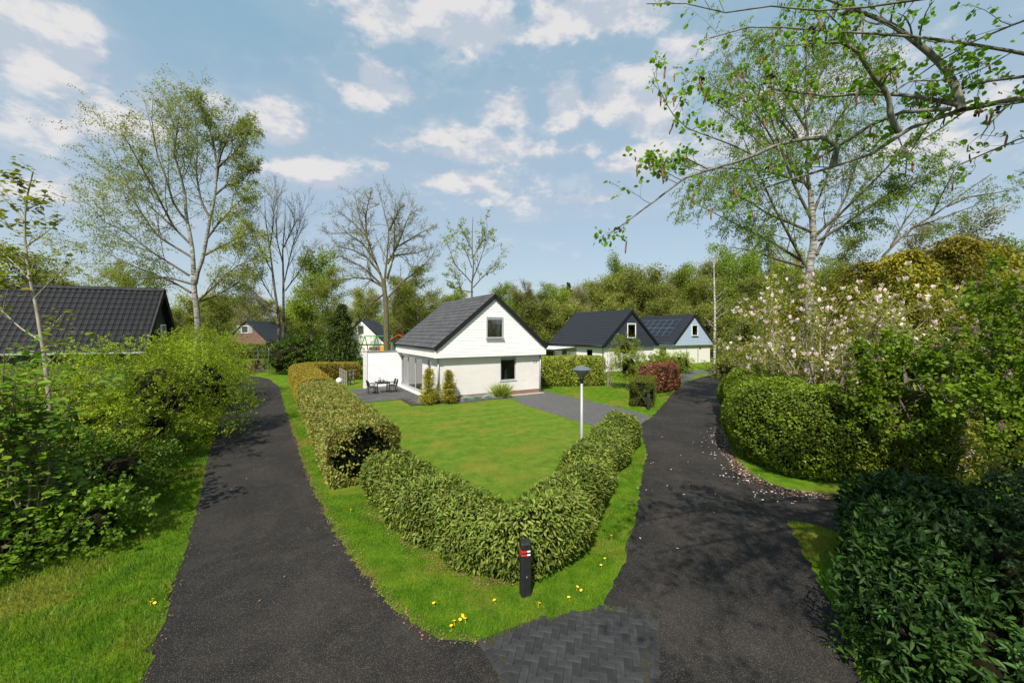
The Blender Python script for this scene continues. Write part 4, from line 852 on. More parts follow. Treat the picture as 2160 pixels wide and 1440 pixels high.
# ------------------------------------------------------------------ shrubs on the left
K6 = tmpl_leaf(.45); KT = tmpl_kite(.55)
shrub('hawthorn', 'bright green hawthorn, tallest of the left shrubs, beside the road', 'shrub', (-12.9, 14.6), [(0,0,1.9,2.3,2.4,2.3),(.9,-1.6,1.3,1.7,1.7,1.6),(-1.4,-1.0,1.7,1.8,1.8,1.9),(.3,1.6,2.0,1.9,2.0,2.2)], 58000, .07, KT, LF['hawthorn'], 21, 22, MT['twig'], .40, csize=.13, ncl=150)
shrub('hawthorn', 'bright green hawthorn at the far end of the left shrub row', 'shrub', (-16.9, 20.6), [(0,0,1.9,2.2,2.3,2.2),(1.1,-1.9,1.6,1.7,1.7,1.8),(-.9,2.4,1.9,2.3,2.3,2.3),(-2.6,4.4,2.0,2.4,2.4,2.4)], 46000, .08, KT, LF['hawthorn'], 22, 16, MT['twig'], .40, csize=.13, ncl=130)
shrub('hawthorn', 'loose light green hawthorn below the black tiled roof', 'shrub', (-12.6, 10.9), [(0,0,1.5,1.9,1.7,1.75),(1.3,-.3,1.1,1.3,1.3,1.25),(-2.0,.6,1.6,1.9,1.7,1.7)], 42000, .063, KT, LF['hawthorn'], 23, 18, MT['twig'], .40, csize=.13, ncl=120)
shrub('dark_shrub', 'dark green shrub spreading low over the left grass', 'shrub', (-10.9, 9.2), [(0,0,.9,1.5,1.2,1.0),(1.0,.9,.7,1.1,1.1,.85),(-1.6,-.9,1.0,1.5,1.2,1.1)], 30000, .075, tmpl_kite(.6), LF['darkshrub'], 24, 20, MT['twig'], .40, csize=.15, ncl=90)
def sycamore_leaves(th, base, P, n, size, seed, mat, spread=.1, flat=1.4):
    rng = np.random.default_rng(seed); p, d, nr = twig_leaves(rng, P, n, .25, spread, .9, flat); d[:, 2] = d[:, 2]*.3-.12; d = unit(d)
    k = rng.permutation(len(p)); p, d, nr = p[k], d[k], nr[k]; near = min(300, len(p))
    ms = [fan_mesh('leaf', MAPLE, mat, q) for q in (.04, .10, -.05)]
    leaf_parts(th, 'leaf', ms, p[:near], d[:near], nr[:near], size*rng.uniform(.6, 1.25, near), rng, base)
    if len(p) > near: link('leaves', leaves_mesh('leaves', p[near:]-base, d[near:], nr[near:], size*rng.uniform(.6, 1.25, len(p)-near), tmpl_leaf(.8, .05, .12), mat), th, 'stuff')
rng = np.random.default_rng(31); D = 9.6; base = np.array([*PD(112, 700, D)[:2], 0.0])
th = thing('sycamore_sapling', 'slender young sycamore with a pale stem rising above the left shrubs', 'tree', base)
T = np.array([resample([base]+[PD(x, y, D) for x, y in [(105,850),(92,740),(75,640),(62,585),(53,520),(52,460),(60,400),(70,362)]], 16)]); TR = np.linspace(.062, .012, 16)[None]
tubes('trunk', [(T, TR, 8)], MT['palebark'], th, base)
lm = limbs_px(rng, [[(88,720),(40,690),(5,655),(-30,640)],[(72,630),(110,590),(140,560),(152,548)],[(64,590),(30,555),(-10,520)],[(53,520),(85,500),(110,480),(128,470)],[(52,470),(25,430),(10,400),(-5,380)],[(55,440),(85,430),(100,410)],[(98,770),(130,740),(140,700)],[(60,400),(35,385),(20,372)],[(85,700),(110,690),(130,665)],[(66,610),(25,600),(-5,585)],[(52,500),(20,480),(-8,450)]], D, 8, .7)
LR = np.repeat(np.linspace(.02, .006, 8)[None], len(lm), 0); Q, Rq = children(rng, lm, LR, 4, .25, 1, (25, 55), .4, 5, .08, (0, 0, .12), .6)
Q2, Rq2 = children(rng, T[:, 8:], TR[:, 8:], 14, .2, 1, (30, 55), .16, 5, .08, (0, 0, .1), .5); tubes('branches', [(lm, LR, 6), (Q, Rq, 4), (Q2, Rq2, 4)], MT['palebark'], th, base)
sycamore_leaves(th, base, np.concatenate([Q, Q2]), 11, .13, 32, LF['sycamore'])
base = np.array([-9.0, 7.3, 0.0]); th = thing('sycamore_bush', 'broad-leaved sycamore bush at the left edge of the picture', 'shrub', base); rng = np.random.default_rng(33)
st = np.array([resample([base+[rng.normal()*.15, rng.normal()*.15, 0], base+[rng.normal()*.35, rng.normal()*.3, 1.6], base+[rng.normal()*.7, rng.normal()*.5, rng.uniform(2.6, 4.2)]], 8) for _ in range(11)]); SR = np.repeat(np.linspace(.022, .007, 8)[None], 11, 0)
Q, Rq = children(rng, st, SR, 13, .03, 1, (35, 75), .26, 5, .1, (0, 0, .05), .6, keep=.3); tubes('stems', [(st, SR, 6), (Q, Rq, 4)], MT['twig'], th, base); sycamore_leaves(th, base, Q, 13, .15, 34, LF['sycgreen'], .12)
shrub('dark_shrub', 'low leafy green at the foot of the sycamore bush', 'shrub', (-9.1, 6.9), [(0,0,.45,.8,.5,.55),(-1.2,.1,.5,.9,.6,.6),(.9,.9,.5,.8,.6,.55)], 9000, .08, tmpl_kite(.7), LF['sycgreen'], 36, 8, MT['twig'], .5, csize=.16)
shrub('dark_shrub', 'dark underbush behind the sycamore bush at the left edge', 'shrub', (-11.6, 7.9), [(0,0,1.2,1.3,1.2,1.5),(1.5,-.4,.7,1.1,.9,.9)], 16000, .08, tmpl_kite(.6), LF['darkshrub'], 35, 10, MT['twig'], .6, csize=.16)

# ------------------------------------------------------------------ right-hand garden
# magnolia: spreading limbs, fresh leaves, pale cup flowers
def magnolia(label, base, nl, R, Hh, seed, nflow):
    rng = np.random.default_rng(seed); base = np.array((*base, 0.0)); th = thing('magnolia', label, 'tree', base)
    st = []
    for k in range(nl):
        a = 6.28*k/nl+rng.uniform(-.3, .3); r = R*rng.uniform(.7, 1.05); z = Hh*rng.uniform(.62, 1.0); e = base+[math.cos(a)*r, math.sin(a)*r, z]
        st.append(resample([base+rng.normal(size=3)*[.1, .1, 0], base+[math.cos(a)*r*.35, math.sin(a)*r*.35, z*.5], e], 9))
    st = np.array(st); SR = np.repeat(np.linspace(.06, .014, 9)[None], nl, 0); Q, Rq = children(rng, st, SR, 9, .3, 1, (25, 65), .42, 6, .14, (0, 0, .06), .55, keep=.4); Q2, Rq2 = children(rng, Q, Rq, 4, .3, 1, (25, 60), .5, 4, .14, (0, 0, .08), .6)
    tubes('branches', [(st, SR, 7), (Q, Rq, 5), (Q2, Rq2, 3)], MT['palebark'], th, base)
    p, d, nr = twig_leaves(rng, Q2, 42, .05, .09, .8, .5); link('leaves', leaves_mesh('leaves', p-base, d, nr, .10*rng.uniform(.6, 1.2, len(p)), tmpl_kite(.5), LF['magnolia']), th, 'stuff')
    tips = Q2[:, -1]; clus = lump(tips*.9, 1.0, seed); k = np.argsort(-clus+rng.normal(size=len(tips))*.55)[:nflow]; np_ = 9; T_ = np.repeat(tips[k], np_, 0); m = len(T_)
    a = np.tile(np.arange(np_)*2.4, len(k)); op = rng.uniform(.25, .9, len(k)).repeat(np_); d = unit(np.stack([np.cos(a)*op, np.sin(a)*op, np.ones(m)], 1)+rng.normal(size=(m, 3))*.12); nr = unit(np.stack([-np.cos(a), -np.sin(a), np.full(m, .4)], 1))
    link('flowers', leaves_mesh('flowers', T_-base, d, nr, .165*rng.uniform(.7, 1.2, m), tmpl_leaf(.52, .1, -.05), MT['petal']), th, 'stuff'); return th
magnolia('flowering magnolia with white-pink blooms behind the privet hedge', (12.0, 15.4), 12, 2.8, 5.5, 41, 420)
magnolia('flowering magnolia set further right among the lilacs', (14.6, 13.4), 9, 2.3, 5.1, 42, 230)
magnolia('pale thin magnolia at the far left of the flowering shrubs', (13.4, 20.6), 9, 2.5, 4.5, 43, 110)
def lilac(label, base, stems_px, D, ext, seed, nbl, nleaf, size=.085):
    rng = np.random.default_rng(seed); base = np.array((*base, 0.0)); th = thing('lilac', label, 'shrub', base)
    st = np.array([resample([PD(x, y, D)+[0, rng.normal()*.15*i, 0] for i, (x, y) in enumerate(s)], 10) for s in stems_px]); SR = np.repeat(np.linspace(.055, .02, 10)[None], len(st), 0)
    ex = np.array([resample([st[i % len(st)][-2], st[i % len(st)][-2]*.5+(base+e)*.5+[0, 0, .2], base+e], 7) for i, e in enumerate(np.array(ext, float))]); ER = np.repeat(np.linspace(.03, .009, 7)[None], len(ex), 0)
    Q, Rq = children(rng, ex, ER, 9, .15, 1, (25, 70), .45, 5, .14, (0, 0, .03), .55, keep=.3); Q2, Rq2 = children(rng, Q, Rq, 4, .25, 1, (25, 65), .5, 4, .15, (0, 0, .02), .6)
    tubes('branches', [(st, SR, 8), (ex, ER, 6), (Q, Rq, 4), (Q2, Rq2, 3)], MT['bark'], th, base)
    p, d, nr = twig_leaves(rng, Q2, nleaf, .1, .07, .8, .8, .25); link('leaves', leaves_mesh('leaves', p-base, d, nr, size*rng.uniform(.6, 1.25, len(p)), tmpl_leaf(.75, .06, .12), LF['lilac']), th, 'stuff')
    tips = Q2[:, -1]; k = rng.choice(len(tips), nbl, False); nf = 70; t = rng.random((nbl, nf)); rad = .06*(1-t)**.7+.01; a = rng.random((nbl, nf))*6.28
    pp = tips[k][:, None]+np.stack([np.cos(a)*rad, np.sin(a)*rad, t*.22], -1); pp = pp.reshape(-1, 3); m = len(pp)
    link('blooms', leaves_mesh('blooms', pp-base, rdir(rng, m), rdir(rng, m), np.full(m, .032), tmpl_kite(.9), MT['lilacbloom']), th, 'stuff'); return th
D = 10.6; lb = PD(1908, 1000, D)[:2]
lilac('green lilac with a forked bare trunk in front of the privet hedge', lb, [[(1905,1018),(1905,985),(1906,930),(1903,890),(1890,870),(1866,850),(1872,820),(1864,800)],[(1935,1022),(1912,985),(1914,940),(1905,900),(1880,860),(1866,815),(1872,790)],[(1908,985),(1880,960),(1840,930),(1810,915)]], D,
      [(-.9,-.2,3.2),(.3,.4,3.9),(1.5,-.3,3.4),(-.2,-.7,3.4),(1.0,.7,4.0),(-1.6,.1,2.6),(-1.3,-.5,2.0),(2.2,.2,3.0),(.7,-.8,3.0),(-.5,.6,3.7),(1.9,.9,3.8)], 45, 40, 22, .105)
D = 8.4; lb = PD(2050, 1060, D)[:2]
lilac('lilac with dark purple buds at the right edge of the picture', lb, [[(2050,1180),(2055,1100),(2080,1000),(2120,900)],[(2100,1190),(2110,1100),(2150,980),(2170,880)],[(2130,1190),(2160,1100),(2200,1000),(2230,900)]], D,
      [(.3,.2,3.4),(.9,-.2,4.2),(1.3,.3,5.0),(1.8,-.3,4.0),(.1,-.4,2.2),(.7,.5,4.4),(1.0,-.6,2.6),(2.2,.2,4.8),(-.3,.1,2.8),(1.5,.8,5.4),(.5,-.6,1.7),(1.9,.6,3.0)], 46, 44, 24, .10)
# rhododendron in flower
rd = shrub('rhododendron', 'rhododendron with pale pink flower heads behind the lilac trunk', 'shrub', (13.0, 12.1), [(0,0,.9,.75,.7,.95)], 3600, .13, tmpl_leaf(.32), LF['magnolia'], 47, 6, MT['bark'], .5)
rng = np.random.default_rng(48); n = 26; a = rng.uniform(2.6, 5.6, n); zz = rng.uniform(.15, 1.75, n); cc = np.stack([np.cos(a)*.75*np.sqrt(np.clip(1-((zz-.9)/1)**2, .1, 1)), np.sin(a)*.7*np.sqrt(np.clip(1-((zz-.9)/1)**2, .1, 1)), zz], 1); pp = np.repeat(cc, 60, 0); of = rdir(rng, len(pp)); pp = pp+of*.075; link('flowers', leaves_mesh('flowers', pp, of+rdir(rng, len(pp))*.5, rdir(rng, len(pp)), np.full(len(pp), .05), tmpl_kite(.8), MT['petal']), rd, 'stuff')
# dark laurel, rhododendron and holly at lower right
lr = hedge('laurel_bush', 'upright glossy dark green laurel bush at the road edge, lower right', [(5.45, 5.25), (6.1, 6.1), (6.75, 6.95), (7.5, 7.5), (8.4, 7.5)], .66, [1.25, 1.36, 1.42, 1.4, 1.35], 13500, .125, tmpl_leaf(.42), LF['laurel'], 51, p=3.2, bump=.12, droop=.05, loose=.16)
lr['category'] = 'shrub'; rng = np.random.default_rng(51); base = np.array([6.75, 6.95, 0.0]); n = 300; k_ = rng.random(n); z_ = rng.uniform(.2, 1.46, n); top = z_ > 1.25
pp = np.stack([5.0+1.75*k_, 5.65+1.75*k_, z_], 1)+np.array([.6, -.45, 0])*(rng.random(n)*1.5*top)[:, None]+rng.normal(size=(n, 3))*.05; q = unit(np.where(top[:, None], np.array([-.2, -.3, 1.]), np.array([-.75, -.35, .25]))+rng.normal(size=(n, 3))*.25)
leaf_parts(lr, 'leaf', [np_mesh('leaf', *tmpl_leaf(w, .07, .15), LF['laurel']) for w in (.36, .44)], pp, unit(q*.5+rdir(rng, n)*.8), unit(q+rdir(rng, n)*.35), .145*rng.uniform(.7, 1.15, n), rng, base)
base = np.array([4.95, 4.85, 0.0]); rh = shrub('rhododendron', 'low rhododendron with whorled leaves at the bottom right corner', 'shrub', base, [(0,0,.40,.55,.5,.5),(.5,-.3,.45,.55,.5,.5),(.35,.45,.55,.5,.5,.55)], 6500, .12, tmpl_leaf(.34), LF['laurel'], 52, 6, MT['twig'], .62, csize=.12, ncl=140, fill=.75)
wh = []; rng = np.random.default_rng(53)
for k in range(34):
    q = rdir(rng, 1)[0]; q[2] = abs(q[2]); q[1] = -abs(q[1])*.8; b = [(0,0,.40,.55,.5,.5),(.5,-.3,.45,.55,.5,.5),(.35,.45,.55,.5,.5,.55)][k % 3]; c = np.array(b[:3])+q*np.array(b[3:])*1.05; ax = unit(q+[0, -.1, .8])
    x = unit(np.cross(ax, [.3, .2, .9])); y = np.cross(ax, x); a0 = rng.uniform(0, 6)
    for j in range(7): a = a0+j*.9; dd = (x*math.cos(a)+y*math.sin(a))*1.0+ax*.15; wh.append((c, dd, ax))
leaf_parts(rh, 'leaf', [np_mesh('leaf', *tmpl_leaf(w, .05, .12), LF['rhodo']) for w in (.28, .33)], np.array([w[0] for w in wh])+base, np.array([w[1] for w in wh]), np.array([w[2] for w in wh]), .125*rng.uniform(.75, 1.15, len(wh)), rng, base)
shrub('holly_bush', 'dense dark holly bush filling the lower right corner', 'shrub', (7.1, 5.0), [(0,0,.85,1.2,1.2,.95),(1.4,.9,.95,1.5,1.2,1.05),(2.6,-.2,.9,1.3,1.3,1.05),(-.3,-1.0,.8,1.1,.9,.85)], 52000, .06, tmpl_leaf(.6), LF['holly'], 54, 12, MT['twig'], .74, csize=.08, ncl=420, fill=.82)
shrub('cherry_sprig', 'loose shrub with bronze-green leaves above the holly at the right edge', 'shrub', (8.9, 6.6), [(0,0,1.7,1.0,.8,.5),(.8,.3,2.0,.9,.8,.5)], 1500, .08, tmpl_leaf(.5), LF['sycamore'], 55, 8, MT['twig'], 0, csize=.25)
# ochre conifers and thickets behind
def cone_tree(name, label, base, h, r, n, size, mat, seed, droop=.35, group=None, shape=1.0, bark=None, bare=.04):
    rng = np.random.default_rng(seed); base = np.array((base[0], base[1], 0.0)); th = thing(name, label, 'tree', base, 0, group)
    nb = max(50, n//(90 if h > 4 else 24)); t = np.sort(rng.random(nb))**1.2*.97+bare*.3; a = rng.random(nb)*6.283; rr = r*(1-t)**shape*rng.uniform(.7, 1.15, nb)+.05*r; z = h*t
    P0 = np.zeros((nb, 5, 3)); S = np.linspace(0, 1, 5)
    for k in range(5): P0[:, k] = np.stack([np.cos(a)*rr*S[k], np.sin(a)*rr*S[k], z+h*.06*S[k]*(1-t)-droop*rr*S[k]**2], 1)
    idx = np.repeat(np.arange(nb), max(4, n//nb)); m = len(idx); f = rng.random(m)**.6*.999*4; i0 = f.astype(int); fr = (f-i0)[:, None]; p = P0[idx, i0]*(1-fr)+P0[idx, i0+1]*fr
    sp = (rr[idx]*(.20 if h > 4 else .17)+.05)[:, None]; p = p+rng.normal(size=(m, 3))*sp*[1, 1, .6]; out = np.stack([np.cos(a[idx]), np.sin(a[idx]), np.full(m, -.2)], 1); p[:, 2] = np.maximum(p[:, 2], .05)
    d = unit(out+rdir(rng, m)*.8+[0, 0, -droop]); nr = unit(rdir(rng, m)*.6+[0, 0, .8]); link('crown', leaves_mesh('crown', p, d, nr, size*rng.uniform(.6, 1.4, m), tmpl_kite(.4), mat), th, 'stuff')
    T = resample([(0, 0, 0), (0, 0, h*.95)], 8)[None]; tubes('trunk', [(T, np.linspace(h*.016+.02, .02, 8)[None], 8), (P0, np.repeat(np.linspace(.02, .006, 5)[None], nb, 0), 3)], bark or MT['bark'], th, np.zeros(3)); return th
for k, (x, y, h, r) in enumerate([(19.8, 20.0, 8.4, 3.2), (23.5, 21.0, 9.4, 3.6), (26.8, 22.5, 9.6, 3.6), (21.5, 24.5, 8.6, 3.6), (17.4, 23.0, 6.6, 2.8)]):
    L = ['ochre-tinged conifer behind the magnolias, left of the tall ones', 'tall ochre-tinged conifer in the middle of the conifer clump', 'tallest ochre-tinged conifer at the right edge of the clump', 'ochre-tinged conifer standing at the back of the clump', 'low ochre-tinged conifer beside the birch trunk'][k]
    cone_tree('conifer', L, (x, y), h, r, 17000, .20, LF['ochre'], 60+k, .45, 'ochre conifers on the right', .55)
cone_tree('dark_conifer', 'dark green conifer filling the gap behind the right lilac', (15.2, 11.6), 5.2, 2.0, 16000, .13, LF['conifer'], 66, .3, None, .7)
shrub('thicket', 'shaded dark green bush under the lilacs', 'shrub', (14.6, 9.6), [(0,0,1.1,1.3,1.0,1.2),(1.6,.3,1.2,1.3,1.0,1.3)], 12000, .09, tmpl_kite(.6), LF['darkshrub'], 67, 8, MT['twig'], .7)
shrub('spirea', 'yellow-green bush at the bend of the road by the pale blue house', 'shrub', (19.4, 35.6), [(0,0,1.0,1.7,1.4,1.3),(1.8,1.2,1.2,1.6,1.4,1.4)], 7000, .14, tmpl_kite(.6), LF['olive'], 68, 8, MT['twig'], .6)
# shrubs between the houses
shrub('willow_shrub', 'feathery light green shrub in front of the navy-gabled house', 'shrub', (8.6, 29.4), [(0,0,1.7,1.25,1.2,1.5),(-.2,0,3.0,.9,.9,1.0),(.8,.3,1.1,1.1,1.0,1.1)], 15000, .10, tmpl_kite(.35), LF['hawthorn'], 71, 22, MT['twig'], .42, csize=.16, ncl=110, fill=.4)
shrub('bare_shrub', 'nearly bare grey shrub beside the laurel hedge', 'shrub', (7.55, 31.0), [(0,0,1.8,.7,.6,1.3)], 260, .07, tmpl_kite(.5), LF['olive'], 72, 16, MT['palebark'], 0)
shrub('bush', 'round green bush below the pale blue house, left one', 'shrub', (15.6, 41.5), [(0,0,1.0,.9,.9,1.15)], 3000, .13, KT, LF['spring'], 73, 5, MT['twig'], .7)
shrub('bush', 'round green bush below the pale blue house, right one', 'shrub', (17.2, 40.6), [(0,0,.95,1.1,1.0,1.15)], 3500, .13, KT, LF['spring'], 74, 5, MT['twig'], .7)
shrub('bush', 'low mixed green bushes behind the copper beech hedge', 'shrub', (12.6, 36.0), [(0,0,.9,1.6,1.0,1.1),(1.7,.6,.8,1.2,.9,1.0)], 6000, .13, KT, LF['hawthorn'], 75, 6, MT['twig'], .7)
# golden conifers against the cottage
cone_tree('golden_conifer', 'small golden conifer at the patio corner of the cottage, left one', HL(-.75, -.45), 2.05, .48, 5200, .095, LF['ygconifer'], 81, -.35, 'golden conifers by the cottage', .55)
cone_tree('golden_conifer', 'small golden conifer before the cottage downpipe, right one', HL(.35, -.75), 1.95, .42, 4800, .095, LF['ygconifer'], 82, -.35, 'golden conifers by the cottage', .6)
def tuft(label, base, n, h, spread, w, mat, seed, group=None, name='grass_tuft'):
    rng = np.random.default_rng(seed); base = np.array((*base, 0.0)); th = thing(name, label, 'plant', base, 0, group); p = rng.normal(size=(n, 3))*[spread*.3, spread*.3, 0]; p[:, 2] = .01
    d = unit(np.c_[p[:, :2]/spread*1.1+rng.normal(size=(n, 2))*.22, np.ones(n)]); S = np.linspace(0, 1, 4); P = p[:, None]+d[:, None]*(h*rng.uniform(.6, 1.1, n))[:, None, None]*S[None, :, None]; P[:, :, 2] -= (S**2*.16*h)[None]
    x = unit(np.cross(d, rdir(rng, n)))[:, None]*(w*np.array([.8, 1, .8, .08]))[None, :, None]; V = np.stack([P-x, P+x], 2).reshape(-1, 3); b = (np.arange(n)*8)[:, None]+np.arange(3)[None]*2; Q = np.stack([b, b+1, b+3, b+2], -1).reshape(-1, 4)
    link('blades', np_mesh('blades', V, Q, mat), th, 'stuff'); MB().lathe([(spread*.5, 0), (spread*.4, .04), (.02, .06)], 10).obj('crown_base', MT['soil'], th); return th
tuft('tall green ornamental grass tuft below the kitchen window', HL(3.95, -.55), 520, 1.25, .36, .012, LF['reed'], 85)
for k, x in enumerate((1.55, 2.3, 3.05)): tuft(['first', 'second', 'third'][k]+' blue fescue tuft from the golden conifers in the flower bed', HL(x, -.62), 600, .40, .27, .008, LF['fescue'], 86+k, 'blue fescue tufts')

# ------------------------------------------------------------------ large trees
z3 = lambda L: [(150+x/2.769, 180+y/2.769) for x, y in L]; z4 = lambda L: [(660+x/4.235, 380+y/4.235) for x, y in L]; z5 = lambda L: [(1240+x/2.348, 380+y/2.348) for x, y in L]; z2 = lambda L: [(1240+x/2.348, y/2.348) for x, y in L]
KB = tmpl_kite(.6)
# left birch
D = 35.0; rng = np.random.default_rng(101); base = np.array([*PD(415, 700, D)[:2], 0.0])
tr1 = [base]+[PD(x, y, D) for x, y in z3([(740,1340),(722,1240),(716,1120),(712,1000),(705,930),(690,850),(670,760),(665,620)])]
tr2 = [PD(x, y, D) for x, y in z3([(722,1160),(740,1090),(770,1010),(790,900),(812,780),(835,680),(848,560),(850,450),(880,330),(900,230)])]
lims = [z3(l) for l in ([(700,1210),(600,1150),(480,1100),(350,1050),(250,1000),(180,950),(80,880)], [(690,1110),(580,1040),(450,960),(330,860),(200,800),(110,700)], [(690,920),(600,830),(520,760),(420,670),(330,600),(240,480)],
    [(680,800),(600,700),(560,560),(500,400),(470,200),(480,60)], [(665,640),(640,520),(600,400),(620,250),(640,110)], [(840,640),(900,590),(1000,560),(1060,480)], [(850,480),(950,400),(1020,300),(1070,250)], [(740,1260),(830,1180),(900,1110),(980,1050),(1100,1000)],
    [(745,1265),(860,1220),(950,1170),(1040,1100)], [(785,990),(880,940),(980,890),(1080,850)], [(812,780),(760,680),(730,520),(740,350),(720,120)], [(848,560),(870,420),(930,260),(960,180)], [(705,1160),(560,1120),(420,1130),(300,1120)], [(600,830),(480,600),(380,420),(300,280)], [(700,1000),(600,940),(500,880),(380,700),(240,360)], [(790,900),(850,820),(940,720),(1030,640)], [(850,450),(830,330),(790,200),(760,120)])]
lm = limbs_px(rng, lims, D, 12, .45); lrad = [(.10, .018)]*len(lm)
tree('birch_tree', 'tall spreading birch in young leaf behind the left roof', 'tree', base, [tr1, tr2], [(.30, .10), (.17, .05)], lm, lrad,
     [dict(n=15, t0=.12, t1=1, ang=(20, 55), lenf=.42, S=7, wander=.12, trop=(.02, 0, .05), rr=.40, keep=.35), dict(n=10, t0=.15, t1=1, ang=(20, 60), lenf=.52, S=6, wander=.10, trop=(.05, 0, -.16), rr=.5, keep=.3, rmin=.008)],
     dict(n=24, size=.135, tm=KB, mat=LF['birch'], spread=.13, fine=1, droop=.4, wind=(.35, 0, -.25)), MT['birch'], MT['twig'], 102)
# right birch and the leaning one beside it
D = 19.0; rng = np.random.default_rng(103); base = np.array([*PD(1706, 700, D)[:2], 0.0])
tr1 = [base]+[PD(x, y, D) for x, y in z5([(1095,520),(1095,440),(1120,300),(1112,200),(1102,50)])]
lims = [z5(l) for l in ([(1102,60),(1080,-60),(1095,-180),(1070,-390),(1085,-590),(1060,-780)], [(1080,430),(1000,280),(930,150),(880,40),(820,-90),(760,-230)], [(1070,430),(930,390),(820,350),(700,330)], [(1060,400),(900,300),(700,200),(540,120)], [(1130,370),(1200,230),(1280,80),(1330,-80),(1400,-260)], [(1140,300),(1300,200),(1500,60),(1660,-30)], [(1110,200),(1020,20),(960,-140),(900,-330),(850,-520)], [(1110,180),(1180,0),(1230,-180),(1290,-420),(1330,-600)],
    [(1100,50),(1000,-100),(860,-220),(700,-330),(600,-400)], [(1095,-60),(1200,-250),(1330,-420),(1450,-560)], [(1085,-250),(980,-420),(880,-600),(800,-700)], [(1080,-320),(1150,-520),(1210,-700)], [(1100,20),(900,-40),(720,-60),(560,-60)], [(1085,-150),(900,-350),(720,-560),(660,-640)], [(1115,260),(900,170),(720,60),(600,20)], [(1120,280),(1300,120),(1480,-60),(1600,-220)])]
lm = limbs_px(rng, lims, D, 12, .5); lrad = [(.075, .012)]*len(lm)
tree('birch_tree', 'large fresh green weeping birch rising behind the magnolias', 'tree', base, [tr1], [(.27, .11)], lm, lrad,
     [dict(n=14, t0=.12, t1=1, ang=(20, 60), lenf=.38, S=7, wander=.12, trop=(0, 0, .02), rr=.36, keep=.35), dict(n=10, t0=.15, t1=1, ang=(20, 70), lenf=.52, S=7, wander=.08, trop=(0, 0, -.30), rr=.5, keep=.3, rmin=.004)],
     dict(n=32, size=.080, tm=KB, mat=LF['rbirch'], spread=.055, fine=1, droop=.6), MT['birch'], MT['twig'], 104)
D = 21.0; rng = np.random.default_rng(105); base = np.array([*PD(1830, 700, D)[:2], 0.0])
tr1 = [base]+[PD(x, y, D) for x, y in z5([(1420,440),(1480,350),(1600,240),(1750,150),(1880,50),(2000,-30)])]
lm = limbs_px(rng, [z5(l) for l in ([(1500,330),(1570,200),(1650,100),(1700,0)], [(1600,240),(1720,200),(1850,150),(1980,110)], [(1700,180),(1760,60),(1820,-60)], [(1780,130),(1900,80),(2040,60),(2130,40)], [(1560,280),(1700,260),(1800,210)])], D, 10, .5)
tree('birch_tree', 'thin birch leaning right above the ochre conifers', 'tree', base, [tr1], [(.11, .02)], lm, [(.05, .012)]*len(lm),
     [dict(n=10, t0=.15, t1=1, ang=(20, 55), lenf=.36, S=6, wander=.12, trop=(0, 0, .02), rr=.45, keep=.35), dict(n=6, t0=.15, t1=1, ang=(20, 70), lenf=.45, S=6, wander=.08, trop=(0, 0, -.28), rr=.5, keep=.3, rmin=.004)],
     dict(n=16, size=.075, tm=KB, mat=LF['rbirch'], spread=.05, fine=1, droop=.6), MT['bark'], MT['twig'], 106)
# bare oak in the middle
D = 45.0; rng = np.random.default_rng(107); base = np.array([*PD(816, 700, D)[:2], 0.0])
tr1 = [base]+[PD(x, y, D) for x, y in z4([(655,1150),(645,1030),(635,940),(630,900)])]
lims = [z4(l) for l in ([(630,920),(590,800),(540,680),(480,500),(420,350),(390,200),(365,110)], [(640,900),(655,760),(670,600),(680,450),(640,300),(610,160)], [(665,750),(740,620),(790,500),(850,330),(920,230)], [(740,600),(850,540),(960,470),(1080,420)], [(600,830),(480,690),(350,620),(180,590)], [(610,930),(450,780),(300,700),(200,670)], [(620,950),(500,880),(380,870),(230,900)], [(670,1050),(780,920),(920,820),(1050,700),(1130,660)], [(660,880),(720,700),(730,520),(730,330),(740,160)], [(520,580),(450,470),(330,350),(220,280)], [(480,500),(470,350),(490,220),(520,130)], [(690,680),(820,660),(940,650),(1060,600)], [(680,450),(740,330),(790,230)], [(560,720),(440,560),(300,470),(160,480)], [(640,1010),(560,1080),(480,1120)])]
lm = limbs_px(rng, lims, D, 12, .5)
tree('oak_tree', 'bare oak with mossy spreading limbs behind the cottage', 'tree', base, [tr1], [(.36, .24)], lm, [(.135, .02)]*len(lm),
     [dict(n=15, t0=.15, t1=1, ang=(25, 60), lenf=.34, S=7, wander=.20, trop=(0, 0, .05), rr=.42, keep=.3), dict(n=12, t0=.15, t1=1, ang=(25, 65), lenf=.42, S=5, wander=.2, trop=(0, 0, .03), rr=.5, keep=.3, rmin=.013)],
     dict(n=4, size=.11, tm=KB, mat=LF['brown'], spread=.08, fine=1), MT['oakbark'], MT['twig'], 108)
# bare several-stemmed tree by the bend
D = 42.0; rng = np.random.default_rng(109); base = np.array([*PD(592, 700, D)[:2], 0.0])
trs = [[base+[-.3, 0, 0]]+[PD(x, y, D) for x, y in z3([(1215,1370),(1190,1200),(1160,950),(1135,780),(1130,640)])], [base+[.2, .2, 0]]+[PD(x, y, D) for x, y in z3([(1240,1370),(1240,1150),(1235,950),(1250,800),(1250,660)])]]
lims = [z3(l) for l in ([(1245,1150),(1290,950),(1340,800),(1380,700)], [(1210,1300),(1120,1150),(1060,1020),(1000,930)], [(1180,1100),(1100,950),(1050,800),(1040,680)], [(1160,950),(1180,820),(1180,700),(1190,630)], [(1240,1050),(1200,900),(1200,760),(1210,650)], [(1240,950),(1300,820),(1310,700)], [(1220,1340),(1100,1280),(1010,1250)], [(1250,1200),(1340,1080),(1390,940)], [(1215,1320),(1080,1220),(980,1130)])]
lm = limbs_px(rng, lims, D, 10, .5)
